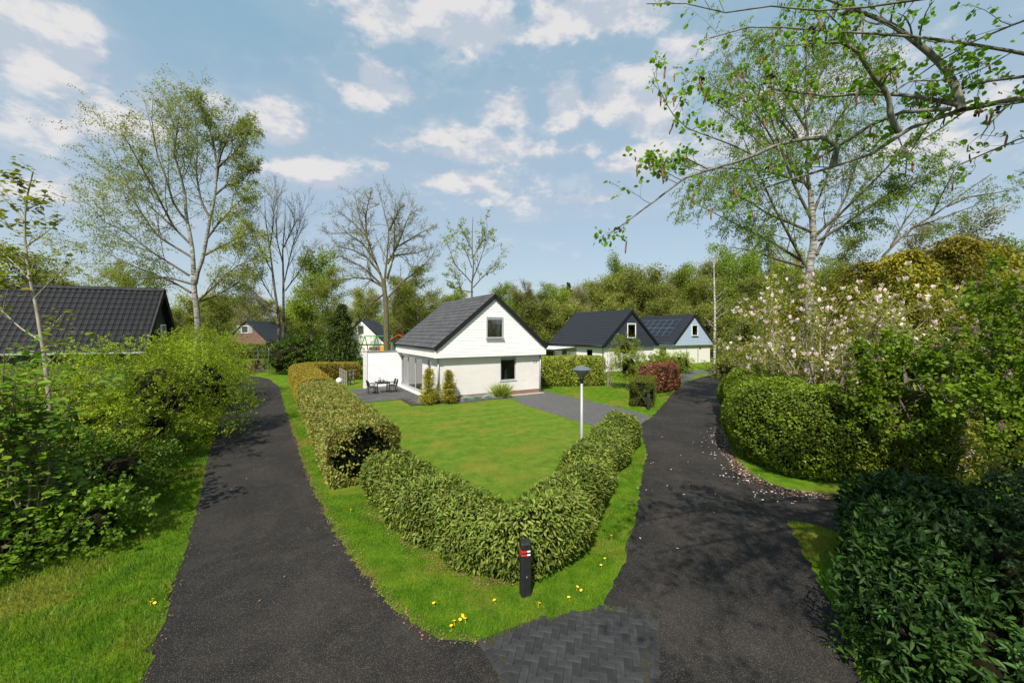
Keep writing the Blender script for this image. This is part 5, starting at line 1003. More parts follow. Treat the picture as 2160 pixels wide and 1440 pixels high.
tree('ash_tree', 'bare tree with several upright stems beyond the road bend', 'tree', base, trs, [(.20, .012), (.19, .012)], lm, [(.07, .014)]*len(lm),
     [dict(n=17, t0=.12, t1=1, ang=(15, 45), lenf=.40, S=6, wander=.12, trop=(0, 0, .10), rr=.45, keep=.3), dict(n=11, t0=.2, t1=1, ang=(15, 50), lenf=.45, S=5, wander=.14, trop=(0, 0, .06), rr=.5, keep=.3, rmin=.010)],
     dict(n=2, size=.09, tm=KB, mat=LF['brown'], spread=.06, fine=1), MT['bark'], MT['twig'], 110)
# slim leafing tree behind the cottage roof
D = 50.0; rng = np.random.default_rng(111); base = np.array([*PD(995, 700, D)[:2], 0.0])
tr1 = [base]+[PD(x, y, D) for x, y in z4([(1420,1040),(1420,900),(1440,780),(1420,600),(1425,450),(1430,330)])]
lm = limbs_px(rng, [z4(l) for l in ([(1420,920),(1360,850),(1270,760),(1230,640),(1190,540)], [(1420,900),(1480,760),(1530,600),(1560,400)], [(1430,960),(1520,860),(1620,760),(1660,680)], [(1420,620),(1360,500),(1320,400)], [(1430,1000),(1300,980),(1220,950)], [(1425,700),(1500,560),(1580,470)], [(1345,1050),(1290,880),(1210,830)], [(1420,780),(1370,640),(1250,500)])], D, 9, .5)
tree('poplar_tree', 'slim tree in sparse young leaf above the cottage ridge', 'tree', base, [tr1], [(.2, .03)], lm, [(.08, .015)]*len(lm),
     [dict(n=9, t0=.15, t1=1, ang=(20, 50), lenf=.36, S=6, wander=.14, trop=(0, 0, .06), rr=.5, keep=.3), dict(n=5, t0=.2, t1=1, ang=(20, 60), lenf=.45, S=4, wander=.15, trop=(0, 0, 0), rr=.5, keep=.3, rmin=.010)],
     dict(n=7, size=.22, tm=KB, mat=LF['birch'], spread=.12, fine=1), MT['bark'], MT['twig'], 112)
# dead white birch pole by the pale blue house
D = 40.0; base = np.array([*PD(1507, 700, D)[:2], 0.0])
tree('dead_birch', 'thin white leafless birch trunk by the pale blue house', 'tree', base, [[base, PD(1508, 650, D), PD(1506, 575, D), PD(1506, 515, D)]], [(.15, .04)], None, None,
     [dict(n=22, t0=.35, t1=1, ang=(40, 70), lenf=.14, S=5, wander=.12, trop=(0, 0, .1), rr=.25, keep=.4), dict(n=4, t0=.2, t1=1, ang=(25, 60), lenf=.5, S=4, wander=.12, trop=(0, 0, .05), rr=.5, rmin=.006)], None, MT['wbirch'], MT['twig'], 113)
cone_tree('spruce_tree', 'dark spruce left of the patio screen wall', PD(722, 700, 39)[:2], 7.0, 2.0, 26000, .19, LF['conifer'], 114, .3, None, .75)
shrub('dark_bush', 'large dark green bush at the road bend', 'shrub', PD(640, 700, 39.5)[:2], [(0,0,2.0,2.3,1.8,2.2),(-1.9,-.4,1.5,1.5,1.3,1.6),(1.6,.5,1.6,1.6,1.4,1.8)], 12000, .15, KT, LF['darkshrub'], 115, 8, MT['bark'], .7)

# ------------------------------------------------------------------ overhanging alder (trunk just out of frame on the right)
rng = np.random.default_rng(121); base = np.array([7.6, 3.4, 0.0]); al = thing('alder_tree', 'overhanging alder with catkins and cones at the upper right', 'tree', base)
TK = np.array([resample([base, base+[.1, -.1, 3], base+[-.1, -.3, 6], base+[-.4, -.8, 9], base+[-.6, -1.0, 11.5]], 14)]); TKR = np.linspace(.24, .06, 14)[None]; tubes('trunk', [(TK, TKR, 12)], MT['alderbark'], al, base)
def apx(L, D0, D1): n = len(L); return [PD(x, y, D0+(D1-D0)*i/(n-1)) for i, (x, y) in enumerate(z2(L))]
j0 = base+[.03, -.15, 4.7]
A = [[j0]+apx([(2300,440),(2160,480),(2000,520),(1850,545),(1700,590),(1540,660),(1450,740),(1350,790),(1220,825),(1000,890),(830,945)], 3.7, 4.6),
     apx([(1850,545),(1830,450),(1780,350),(1700,270),(1600,190),(1500,120),(1380,70),(1280,30),(1190,0),(1050,-60)], 3.9, 4.4), apx([(1540,655),(1500,590),(1490,470),(1430,400),(1380,330),(1340,260),(1260,210),(1100,215),(990,228)], 4.1, 3.8),
     apx([(1220,825),(1250,780),(1230,710),(1170,680),(1050,690),(930,720),(780,790),(600,840),(460,890),(380,960),(270,1040),(150,1130),(97,1165)], 4.4, 4.0), apx([(1850,525),(1670,485),(1550,470),(1350,465),(1200,480),(1050,460),(900,440)], 3.9, 4.8),
     [base+[0, -.2, 5.9]]+apx([(2250,290),(2160,265),(1900,220),(1700,190),(1520,175),(1300,160),(1080,150),(860,120),(700,160),(600,190)], 3.7, 4.4), apx([(1800,540),(1560,555),(1400,620),(1300,690),(1180,760),(1000,860),(800,900)], 3.9, 4.9), apx([(820,770),(720,720),(640,690),(500,640),(430,580),(380,500),(345,420),(323,355)], 4.25, 4.1),
     [base+[.05, -.15, 4.2]]+apx([(2300,620),(2160,680),(2050,720),(1900,790),(1700,880),(1550,940)], 3.6, 4.4), [base+[-.1, -.3, 6.8]]+apx([(2250,60),(2160,100),(2000,170),(1850,230),(1700,330),(1600,400)], 3.6, 4.2), apx([(2160,380),(2000,400),(1900,420),(1800,470),(1650,560)], 3.5, 4.3), [base+[-.1, -.3, 7.2]]+apx([(2200,-60),(1900,-40),(1500,20),(1200,60),(900,30),(700,70),(520,10),(400,40),(290,20)], 3.6, 4.3),
     apx([(1380,70),(1300,180),(1180,60),(1100,100)], 4.3, 4.5), apx([(930,720),(860,600),(760,480),(640,440),(580,400)], 4.3, 4.2), apx([(1050,690),(960,560),(900,400),(800,330)], 4.3, 4.6), apx([(1490,470),(1600,400),(1750,400),(1900,340)], 4.1, 3.9), apx([(600,840),(480,780),(400,790),(330,830)], 4.2, 4.1)]
S = 16; AP = np.array([resample(a, S) for a in A]); AR = np.array([np.linspace(r0, r1, S) for r0, r1 in [(.050,.009),(.038,.010),(.030,.006),(.026,.004),(.022,.006),(.026,.005),(.020,.005),(.009,.0025),(.020,.005),(.022,.006),(.014,.005),(.022,.004),(.012,.004),(.010,.003),(.010,.003),(.010,.004),(.008,.003)]])
Q, Rq = children(rng, AP, AR, 13, .2, 1, (30, 65), .17, 6, .16, (0, 0, .02), .42, keep=.2, lmin=.22, rmin=.0028); Q2, Rq2 = children(rng, Q, Rq, 4, .3, 1, (30, 65), .45, 4, .18, (0, 0, .02), .6, rmin=.002)
tubes('branches', [(AP, AR, 8), (Q, Rq, 5), (Q2, Rq2, 4)], MT['alderbark'], al, base)
p, d, nr = twig_leaves(rng, Q2, 4, .25, .02, 1.0, .5, .1); k = rng.permutation(len(p)); p, d, nr = p[k], d[k], nr[k]
vis = (np.abs(p[:, 0]/p[:, 1]-.75) < .52) & ((p[:, 2]-H)/p[:, 1] < .86); o_ = np.argsort(~vis, kind='stable'); p, d, nr = p[o_], d[o_], nr[o_]
lms = [fan_mesh('leaf', ROUND, LF['alder'], q) for q in (.10, .18, -.04)]; leaf_parts(al, 'leaf', lms, p[:300], d[:300], nr[:300], .062*rng.uniform(.5, 1.25, 300), rng, base)
link('leaves', leaves_mesh('leaves', p[300:]-base, d[300:], nr[300:], .054*rng.uniform(.5, 1.25, len(p)-300), tmpl_leaf(.72, .10, .05), LF['alder']), al, 'stuff')
ckm = MB().tube([(0,0,0),(.004,0,-.015),(.002,.003,-.05),(-.002,.003,-.075),(0,.004,-.09)], [.002,.0055,.006,.0055,.002], 7).mesh('catkin', MT['catkin'], smooth=True)
cnm = MB(); 
for kx, ky, kz in ((0,0,0),(.022,.004,-.008),(-.018,.008,-.012)): cnm.lathe([(.003,.014),(.010,.008),(.011,-.006),(.006,-.016)], 8, (kx, ky, kz))
cnm = cnm.mesh('cone_cluster', MT['cone'])
tips = Q2[:, -1]; vis = (np.abs(tips[:, 0]/tips[:, 1]-.75) < .5) & ((tips[:, 2]-H)/tips[:, 1] < .83); tips = tips[vis]; tk = rng.permutation(len(tips))
for i in range(120):
    q = tips[tk[i % len(tips)]]-base; o = link('catkin', ckm, al); o.location = q+rng.normal(size=3)*.012; o.rotation_euler = (rng.normal()*.12, rng.normal()*.12, rng.random()*6); s = rng.uniform(1.0, 1.6); o.scale = (s, s, s)
for i in range(14): o = link('cone_cluster', cnm, al); o.location = tips[tk[-i-1]]-base+rng.normal(size=3)*.01; o.rotation_euler = rng.normal(size=3)*.5; o.scale = (1.25,)*3
# upper crown above and behind the viewer: it shades the right foreground
UC = np.array([resample([base+[-.2, -.5, z], base+[dx*.5, dy*.5, z+.9], base+[dx, dy, z+1.3]], 8) for (z, dx, dy) in [(6.5,-4.4,-2.2),(7,-3.2,-4.6),(7.5,-5.4,-4.2),(7,-6.6,-2.6),(8,-2.2,-3.4),(8.4,-4.6,-1.8),(8.8,-3.4,-5.2),(9.2,-1.4,-2.6),(7.8,1.4,-3.0),(9.5,-2.0,-.4),(7.2,-2.4,-2.0),(8,-6.4,-4.4),(7.4,.2,-4.2),(6.8,.8,-2.2),(7.6,-4.0,-3.2),(8.2,-5.0,-3.0),(7.0,-1.2,-3.4),(8.6,-2.6,-4.4)]]); UR = np.repeat(np.linspace(.07, .015, 8)[None], len(UC), 0)
Q, Rq = children(rng, UC, UR, 9, .2, 1, (30, 65), .38, 5, .14, (0, 0, .03), .45, keep=.3); Q2, Rq2 = children(rng, Q, Rq, 5, .2, 1, (30, 65), .45, 4, .16, (0, 0, .02), .5)
tubes('upper_branches', [(UC, UR, 6), (Q, Rq, 4), (Q2, Rq2, 3)], MT['alderbark'], al, base); p, d, nr = twig_leaves(rng, Q2, 14, .1, .08, .9, .6); link('upper_leaves', leaves_mesh('upper_leaves', p-base, d, nr, .10*rng.uniform(.6, 1.2, len(p)), tmpl_kite(.75), LF['alder']), al, 'stuff')

# ------------------------------------------------------------------ woods behind
def proto_tree(name, h, seed, mat, nleaf, size, up=.1, wide=1.0, bare=.25, spread=.22, bark=None, tw=7):
    base = np.zeros(3); r = np.random.default_rng(seed); tr = [[base, [r.normal()*.2, r.normal()*.2, h*.4], [r.normal()*.4, r.normal()*.4, h*.97]]]
    return tree(name, None, 'tree', base, tr, [(h*.014, .02)], None, None,
        [dict(n=20, t0=bare, t1=.98, ang=(35, 65), lenf=.40*wide, S=7, wander=.10, trop=(0, 0, up), rr=.5, keep=.55), dict(n=7, t0=.2, t1=1, ang=(25, 60), lenf=.42, S=5, wander=.15, trop=(0, 0, .03), rr=.45, keep=.3, rmin=.02), dict(n=tw, t0=.2, t1=1, ang=(25, 65), lenf=.5, S=4, wander=.15, trop=(0, 0, 0), rr=.5, rmin=.012)] if False else
        [dict(n=22, t0=bare, t1=.98, ang=(35, 65), lenf=.40*wide, S=7, wander=.10, trop=(0, 0, up), rr=.5, keep=.55), dict(n=12, t0=.15, t1=1, ang=(25, 60), lenf=.42, S=5, wander=.15, trop=(0, 0, .03), rr=.45, keep=.3, rmin=.02)],
        dict(n=nleaf, size=size, tm=KB, mat=mat, spread=spread) if nleaf else None, bark or MT['bark'], MT['twig'], seed)
protos = dict(spring=proto_tree('tree', 14, 201, LF['spring'], 62, .23, .08, 1.0, .16, .35), olive=proto_tree('tree', 15, 202, LF['olive'], 56, .23, .10, .95, .18, .35), olive2=proto_tree('tree', 13, 203, LF['olive'], 60, .23, .05, 1.15, .12, .36),
              brown=proto_tree('tree', 15, 204, LF['brown'], 30, .18, .14, .9, .2, .3), birchy=proto_tree('tree', 15, 205, LF['birch'], 44, .18, -.06, .85, .25, .3, MT['birch']), bush=proto_tree('tree', 8, 206, LF['olive'], 80, .24, .02, 1.5, .05, .4))
sprp = cone_tree('spruce_tree', 'x', (0, 0), 16, 3.0, 9000, .34, LF['conifer'], 207, .35, None, .85); protos['spruce'] = sprp
used = set(); rng = random.Random(77)
LAB = dict(spring='fresh green leafy tree', olive='olive green leafing tree', olive2='broad olive green tree', brown='brownish budding tree', birchy='light drooping birch', bush='wide low olive tree', spruce='dark pointed spruce')
def plant(kind, px, ytop, D, label, group, wx=1.0):
    p = protos[kind]; o = p if kind not in used else copy_tree(p); used.add(kind); hz = dict(spring=14, olive=15, olive2=13, brown=15, birchy=15, bush=8, spruce=16)[kind]
    h = H+(HZ-ytop)/F*D; s = h/(hz*1.13); o.location = ((px-CX)/F*D, D, 0); o.scale = (s*wx, s*wx, s); o.rotation_euler = (0, 0, rng.uniform(0, 6.28)); setp(o, label, 'tree', group); o.name = 'spruce_tree' if kind == 'spruce' else 'tree'; return o
# trees one can pick out
for k, px, yt, D, lab, wx in [('olive2', 30, 520, 62, 'broad tree beyond the black roof at the left edge', 1.5), ('olive', 110, 575, 70, 'low round tree just right of the sapling beyond the black roof', 1.5), ('birchy', 245, 540, 52, 'drooping light tree below the left birch crown', 1.3), ('olive', 460, 615, 80, 'olive tree above the brown-gabled house', 1.4), ('brown', 520, 600, 74, 'brownish budding tree above the brown-gabled house', 1.4),
        ('spring', 660, 530, 60, 'dense bright green tree right of the bare stems', 1.1), ('birchy', 705, 545, 56, 'yellow-green drooping tree left of the bare oak', 1.15), ('birchy', 880, 545, 57, 'weeping green tree right of the bare oak', 1.3), ('olive', 848, 575, 60, 'olive green tree just behind the bare oak trunk', 1.2), ('spring', 955, 615, 62, 'low green tree left of the slim tree', 1.2), ('spring', 1050, 600, 66, 'green tree peeping over the cottage ridge', 1.0),
        ('brown', 1105, 585, 70, 'thin grey-brown tree right of the cottage ridge', .8), ('spring', 1310, 545, 78, 'bright green tree standing above the navy-gabled house', .8), ('spruce', 1385, 545, 96, 'dark spruce tip above the wood', .9), ('spruce', 1200, 575, 98, 'dark spruce tip at the left of the wood', .9), ('birchy', 1660, 500, 40, 'drooping green birch left of the right birch trunk', 1.1), ('birchy', 1790, 470, 38, 'drooping green birch right of the right birch trunk', 1.0),
        ('spring', 1570, 530, 66, 'bright green tree behind the white birch trunk', 1.2), ('brown', 2090, 420, 42, 'greyish budding tree above the ochre conifers at the right edge', 1.2), ('brown', 1960, 455, 44, 'greyish budding tree peeping over the ochre conifers', 1.1), ('olive', 600, 640, 82, 'olive tree between the bare stems and the dark bush', 1.4), ('olive', 770, 600, 84, 'hazy olive tree behind the spruce', 1.3)]:
    plant(k, px, yt, D, lab, None, wx)
# the wood itself: individuals nobody could tell apart
rows = [(74, 1090, 1500, 16), (86, 1070, 1560, 16), (98, 1060, 1620, 15)]
for D, xa, xb, n in rows:
    for i in range(n):
        px = xa+(xb-xa)*(i+rng.uniform(.1, .9))/n; yt = 612-46*min(1, max(0, (px-1080)/380))+rng.uniform(-14, 22)+(D-74)*-.2
        plant(rng.choice(['spring', 'olive', 'olive', 'olive2', 'brown', 'birchy']), px, yt, D+rng.uniform(-4, 4), 'one of the many mixed trees of the wood behind the houses', 'trees of the wood behind the houses', rng.uniform(.95, 1.3))
for i in range(26): plant('bush', 1070+20*i+rng.uniform(-9, 9), 655+rng.uniform(-14, 10), 68+rng.uniform(-3, 4), 'one of the low undergrowth trees along the edge of the wood', 'undergrowth along the wood edge', 1.1)
for i in range(14): plant(rng.choice(['olive', 'spring', 'olive2']), 1585+44*i+rng.uniform(-15, 15), 560+rng.uniform(-25, 15)-(i > 8)*40, 46+rng.uniform(-4, 6), 'one of the olive green trees closing the view behind the right birch', 'trees behind the right birch', 1.2)
for i in range(12): plant('bush', 1610+46*i+rng.uniform(-15, 15), 640+rng.uniform(-14, 10), 38+rng.uniform(-3, 4), 'one of the low olive trees behind the magnolias', 'low trees behind the magnolias', 1.1)
for i in range(22): plant(rng.choice(['olive', 'olive2', 'brown', 'bush']), -60+52*i+rng.uniform(-18, 18), 640+rng.uniform(-22, 14), 100+rng.uniform(-6, 8), 'one of the distant hazy trees closing the view on the left', 'distant trees on the left', 1.5)

# ------------------------------------------------------------------ bollards and lamps
def bollard(label, px, py, h, w, rot, marks):
    x, y = G(px, py); t = thing('bollard', label, 'bollard', (x, y, 0), R_(rot)); a = w/2; b = .022
    sec = [(-a+b,-a),(a-b,-a),(a,-a+b),(a,a-b),(a-b,a),(-a+b,a),(-a,a-b),(-a,-a+b)]
    mb = MB(); zs = [(-.1, 1), (h-.035, 1), (h-.008, .82), (h, .55)]; k = 8
    for z, s in zs: mb.v += [(p*s, q*s, z) for p, q in sec]
    for i in range(len(zs)-1):
        for j in range(k): mb.f.append((i*k+j, i*k+(j+1) % k, (i+1)*k+(j+1) % k, (i+1)*k+j))
    mb.f.append(tuple(range((len(zs)-1)*k, len(zs)*k))); mb.obj('post', MT['post'] if marks == 'red' else MT['dark'], t)
    e = .003
    for z in (h-.15, h-.205) if marks == 'red' else (h-.12, h-.17):
        if marks == 'red':
            MB().box(-a-e, a*.1, -a-e, -a+.01, z, z+.024).obj('red_mark', MT['red'], t); MB().box(a*.1+.001, a-b, -a-e, -a+.01, z, z+.024).obj('white_mark', MT['whitep'], t); MB().box(-a-e, -a+.01, -a+.012, a-b, z, z+.024).obj('red_mark', MT['red'], t)
        else: MB().box(-a+b, a-b, -a-e, -a+.01, z, z+.018).obj('grey_mark', MT['alurail'], t)
    MB().box(-.008, .010, -a-.004, -a+.002, h*.36, h*.36+.02).obj('rivet', MT['lgrey'], t); return t
bollard('black bollard with red and white bands on the grass point', 1108, 1252, .86, .165, 14, 'red'); bollard('dark grey bollard beside the small yew hedge', 1368, 864, .88, .16, 10, 'grey')
def lamp(label, x, y, h, k=1.0, group='street lamps'):
    t = thing('street_lamp', label, 'lamp', (x, y, 0), 0, group)
    MB().tube([(0,0,-.2),(0,0,h*.3),(0,0,h-.57*k)], [.048*k,.045*k,.034*k], 14).obj('pole', MT['alu'], t, smooth=True); z = h-.57*k
    MB().lathe([(.036*k,z-.02),(.04*k,z+.02),(.062*k,z+.11*k),(.085*k,z+.15*k)], 20).obj('collar', MT['blacktrim'], t, smooth=True)
    MB().lathe([(.083*k,z+.151*k),(.16*k,z+.26*k),(.245*k,z+.385*k)], 24).obj('lantern', MT['lampglass'], t, smooth=True)
    MB().lathe([(.275*k,z+.386*k),(.280*k,z+.40*k),(.245*k,z+.425*k),(.10*k,z+.50*k),(.04*k,z+.52*k),(.012*k,z+.535*k)], 28).obj('hood', MT['lamptop'], t, smooth=False); return t
lamp('street lamp with a conical lantern inside the low hedge', 2.10, 12.0, 3.24, 1.0)
lx, ly = G(567, 787); lamp('distant street lamp on the grass at the road bend', lx, ly, 3.3, 1.15)

# ------------------------------------------------------------------ patio furniture
def chair(label, x, y, rz):
    t = thing('patio_chair', label, 'chair', at_main(x, y, .045), ANG+rz, 'black patio chairs'); d = MT['post']
    MB().box(-.22, .22, -.22, .22, .43, .46).obj('seat', d, t, .01)
    for sx in (-1, 1):
        MB().tube([(sx*.21,-.22,0),(sx*.20,-.20,.44)], .016, 6).obj('leg', d, t); MB().tube([(sx*.21,.26,0),(sx*.20,.22,.44),(sx*.19,.27,.70),(sx*.17,.31,.86)], .016, 6).obj('leg', d, t); MB().tube([(sx*.21,.25,.66),(sx*.23,0,.66),(sx*.22,-.2,.63),(sx*.205,-.2,.45)], .016, 6).obj('armrest', d, t)
    q = MB()
    for k in range(6): q.bar((-.17+.068*k,.235,.47), (-.155+.062*k,.305,.85), .034, .012)
    q.obj('backrest', d, t); MB().tube([(-.18,.31,.85),(0,.325,.885),(.18,.31,.85)], .018, 6).obj('top_rail', d, t)
tb = thing('patio_table', 'black slatted patio table set before the white screen wall', 'table', at_main(-2.1, 5.35, .045), ANG)
for k in range(8): MB().box(-.45, .45, -.45+.113*k, -.45+.113*k+.105, .715, .74).obj('slat', MT['dark'], tb, .004)
MB().box(-.42, .42, -.42, -.38, .65, .714).box(-.42, .42, .38, .42, .65, .714).box(-.42, -.38, -.38, .38, .65, .714).box(.38, .42, -.38, .38, .65, .714).obj('apron', MT['dark'], tb)
for sx in (-1, 1):
    for sy in (-1, 1): MB().box(sx*.40-.025, sx*.40+.025, sy*.40-.025, sy*.40+.025, 0, .65).obj('leg', MT['dark'], tb)
chair('black patio chair, near one on the left of the table', -2.78, 5.05, R_(90)); chair('black patio chair, far one on the left of the table', -2.78, 5.62, R_(90)); chair('black patio chair, near one on the right of the table', -1.42, 5.10, R_(-90)); chair('black patio chair, far one on the right of the table', -1.42, 5.70, R_(-90))
o = thing('planter_ball', 'larger round grey pot on the patio table', 'pot', at_main(-2.25, 5.45, .786), 0); MB().lathe([(.05,0),(.10,.04),(.125,.12),(.10,.2),(.05,.235)], 16).obj('body', MT['kerb'], o, smooth=True); MB().lathe([(.048,.236),(.056,.236),(.056,.252),(.046,.252)], 16).obj('rim', MT['kerb'], o)
o = thing('planter_ball', 'smaller round grey pot on the patio table', 'pot', at_main(-2.0, 5.5, .786), 0); MB().lathe([(.035,0),(.075,.03),(.09,.09),(.07,.15),(.035,.175)], 16).obj('body', MT['kerb'], o, smooth=True); MB().lathe([(.034,.176),(.04,.176),(.04,.188),(.033,.188)], 16).obj('rim', MT['kerb'], o)
# wooden fence piece and globe light by the golden hedge
ft = thing('wooden_fence', 'short weathered wooden fence behind the clipped hedge', 'fence', (0, 0, 0)); fa, fb, fc_ = np.array([*G(722,806), 0]), np.array([*G(733,812), 0]), np.array([*G(747,808), 0])
fa = np.array([*PD(717,700,34.0)[:2], 0]); fb = np.array([*PD(731,700,31.0)[:2], 0]); fc_ = np.array([*PD(746,700,32.5)[:2], 0])
for a, b, n in ((fa, fb, 4), (fb, fc_, 3)):
    for k in range(n): q = a+(b-a)*k/(n-1 if b is fc_ else n); MB().box(q[0]-.045, q[0]+.045, q[1]-.045, q[1]+.045, 0, 1.15).obj('post', MT['fence'], ft)
    for z in (.35, .7, 1.05): MB().bar(a+[0, -.06, z], b+[0, -.06, z], .03, .11).obj('rail', MT['fence'], ft)
gx = PD(715, 700, 26.5); o = thing('globe_light', 'white globe garden light behind the clipped hedge', 'lamp', (gx[0], gx[1], 0)); MB().tube([(0,0,0),(0,0,.75)], .03, 8).obj('stem', MT['dark'], o); MB().lathe([(.03,.74)]+[(.2*math.sin(a), .95-.2*math.cos(a)) for a in np.linspace(.3, 3.0, 10)], 18).obj('globe', MT['ball'], o, smooth=True)

# ------------------------------------------------------------------ play area far behind
def at(px, D, z=0): return ((px-CX)/F*D, D, z)
D = 58.0; s = D/F
sw = thing('swing_set', 'green tubular swing set with an orange slide in the playground', 'swing set', at(790, D)); tz = 3.6; q = MT['playgreen']
for x in (-1.4, .3, 2.6):
    for (dx, dy) in ((-.9, -.9), (.5, .9)): MB().tube([(x+dx, dy, 0), (x, 0, tz)], .07, 8).obj('leg', q, sw)
MB().tube([(-1.5, 0, tz), (2.7, 0, tz)], .07, 8).obj('top_bar', q, sw)
for x in (-.9, -.5): MB().tube([(x, 0, tz), (x-.1, -.1, .7)], .02, 5).obj('chain', MT['lgrey'], sw)
MB().box(-1.15, -.45, -.25, .05, .62, .68).obj('swing_seat', MT['blue'], sw)
MB().add([(1.0,-.5,2.1),(1.45,-.5,2.15),(3.4,-.9,.45),(3.4,-1.0,.25),(2.2,-.6,1.05),(1.0,-.5,1.2)], [(0,1,4,5),(1,2,3,4)]).add([(1.0,.1,2.1),(1.45,.1,2.15),(3.4,-.3,.45),(3.4,-.4,.25),(2.2,0,1.05),(1.0,.1,1.2)], [(0,1,4,5),(1,2,3,4)]).add([(1.0,-.5,1.75),(1.0,.1,1.75),(2.2,0,1.2),(2.2,-.6,1.2),(3.4,-.3,.35),(3.4,-.9,.35)], [(0,1,2,3),(3,2,4,5)]).obj('slide', MT['orange'], sw)
MB().box(-.9, .9, .3, .4, 1.5, 2.0).obj('back_panel', MT['wood'], sw)
D = 56.0; ph = thing('play_tower', 'wooden play tower with a red pitched roof', 'play tower', at(842, D))
for x in (-1.0, 1.0):
    for y in (0, 1.6): MB().box(x-.07, x+.07, y-.07, y+.07, 0, 3.0).obj('post', MT['fence'], ph)
for sg in (-1, 1): MB().prism([(0, 3.9), (sg*1.55, 2.95), (sg*1.55, 2.85), (0, 3.78)], -.4, 2.0).obj('roof_panel', MT['playred'], ph)
MB().box(-1, 1, 0, 1.6, 1.3, 1.4).obj('platform', MT['wood'], ph); MB().box(-.2, 1, -.09, -.03, 1.45, 2.0).obj('railing', MT['playred'], ph)
MB().box(-1.6, -.3, -.05, .05, .9, 1.1).obj('beam', MT['fence'], ph)
# green-grey mesh fence, benches and logs on the green beyond the bend
fn_ = thing('mesh_fence', 'low green-grey fence across the far green', 'fence', at(520, 54)); 
for px in (470, 505, 545, 590): x = (px-520)/F*54; MB().box(x-.1, x+.1, -.08, .08, 0, 1.75).obj('post', MT['greenpost'], fn_)
MB().box(-4.5, 5.0, -.02, .02, 1.62, 1.70).obj('top_rail', MT['greenpost'], fn_)
def seat(label, px, py, w, hb):
    x, y = G(px, py); t = thing('bench', label, 'bench', (x, y, 0), 0, 'wooden seats on the far green'); MB().box(-w/2, w/2, -.25, .25, .40, .47).obj('seat', MT['wood'], t)
    for sx in (-1, 1): MB().box(sx*w*.4-.05, sx*w*.4+.05, -.2, .2, 0, .40).obj('leg', MT['wood'], t)
    if hb: MB().box(-w/2, w/2, .2, .27, .55, hb).obj('backrest', MT['wood'], t)
seat('brown wooden seat on the far green, left of the pair', 535, 777, .95, .95); seat('brown wooden seat on the far green, right of the pair', 549, 777, .95, .95); seat('low backless bench at the left of the far green', 487, 770, 2.0, 0)
x, y = G(537, 785); t = thing('timber_rail', 'wooden post with a crossboard near the far green', 'post', (x, y, 0)); MB().box(-.06, .06, -.06, .06, 0, 1.1).obj('post', MT['wood'], t); MB().box(-.25, .25, -.075, -.062, .60, .70).obj('crossboard', MT['wood'], t)
for k, (px, py) in enumerate([(493,777),(514,773),(527,774)]):
    x, y = G(px, py+2); o = thing('log', ['leftmost', 'middle', 'rightmost'][k]+' sawn log lying on the far green', 'log', (x, y, .16), rng.uniform(0, 3), 'sawn logs on the far green'); MB().tube([(-.35,0,0),(.35,0,0)], .17, 10).obj('trunk_piece', MT['wood'], o); MB().tube([(.351,0,0),(.362,0,0)], .15, 10).obj('cut_face', MT['fence'], o)
sheet('soil_patch', [G(478,778), G(540,774), G(562,777), G(560,783), G(490,785)], .006, MT['soil']); sheet('soil_patch', [G(500,768), G(590,764), G(600,770), G(520,772)], .006, MT['soil'])

# ------------------------------------------------------------------ grass blades, litter, petals, flowers
verge_l = [(-9.5, 3.6), (-3.7, 3.6)]+[p for p in L_left if p[1] < 24]+[G(470,835), (-11.5, 13), (-10.2, 9.5), (-9.6, 7.2), (-9.6, 3.6)]
grass('verge_grass', 'long green grass of the left verge', verge_l, 3600, .10, .0075, MT['blade'], 301, 5.5, .45)
centre = [p for p in L_right if 5.2 < p[1] < 33][::1]
inner_l = [tuple(np.array(G(697,1046))+hd*k) for k in np.linspace(24, 0, 8)]
verge_c = [p for p in L_right if 5.35 < p[1] < 31][::-1]+[G(1018,1362), G(1100,1325), G(1200,1302), G(1272,1290)]+[p for p in R_left if 5.6 < p[1] < 16.4]+[(4.6, 15.8), (3.4, 12.8), (2.2, 9.6), (1.2, 7.4), (0, 6.9), (-1.0, 7.2), (-3.0, 9.3), (-3.8, 10.4)]+inner_l[::-1]
grass('verge_grass', 'bright weedy grass of the point in front of the hedge', verge_c, 3600, .055, .0075, MT['blade'], 302, 6.0, .6)
verge_r = [p for p in R_right if p[1] < 9][::1]+[(7.5, 6.9), (6.5, 4.0), (4.4, 4.0)]
grass('verge_grass', 'shaded wedge of grass beside the laurel bush', verge_r, 2600, .06, .0075, MT['blade'], 303, 5.0, .5)
grass('lawn_grass', 'short mown yellow-green lawn of the cottage', lawn_poly, 2600, .032, .007, MT['lblade'], 304, 8.0, .6, clump=.2)
vr2 = [G(1372,880), G(1405,845), G(1428,820), G(1455,803), (11.5, 30.5), (8.5, 27), (7.0, 22.5)]
grass('verge_grass', 'strip of grass along the yew and beech hedges', vr2, 500, .08, .011, MT['blade'], 305, 12, .5)
gr = [G(1148,824), G(1286,855), G(1330,866), G(1370,876), (7.0, 22), (8.0, 27), (7.5, 30.5), (2.3, 30.3)]
grass('verge_grass', 'grass strip between the driveway and the laurel hedge', gr, 500, .07, .011, MT['blade'], 306, 12, .5)
vf = [G(1520,890), G(1545,955), G(1560,985), (9.0, 14.2), (10.0, 17), (11.0, 20), G(1524,850)]
grass('verge_grass', 'narrow grass strip along the foot of the privet hedge', vf, 1200, .09, .010, MT['blade'], 307, 12, .5)
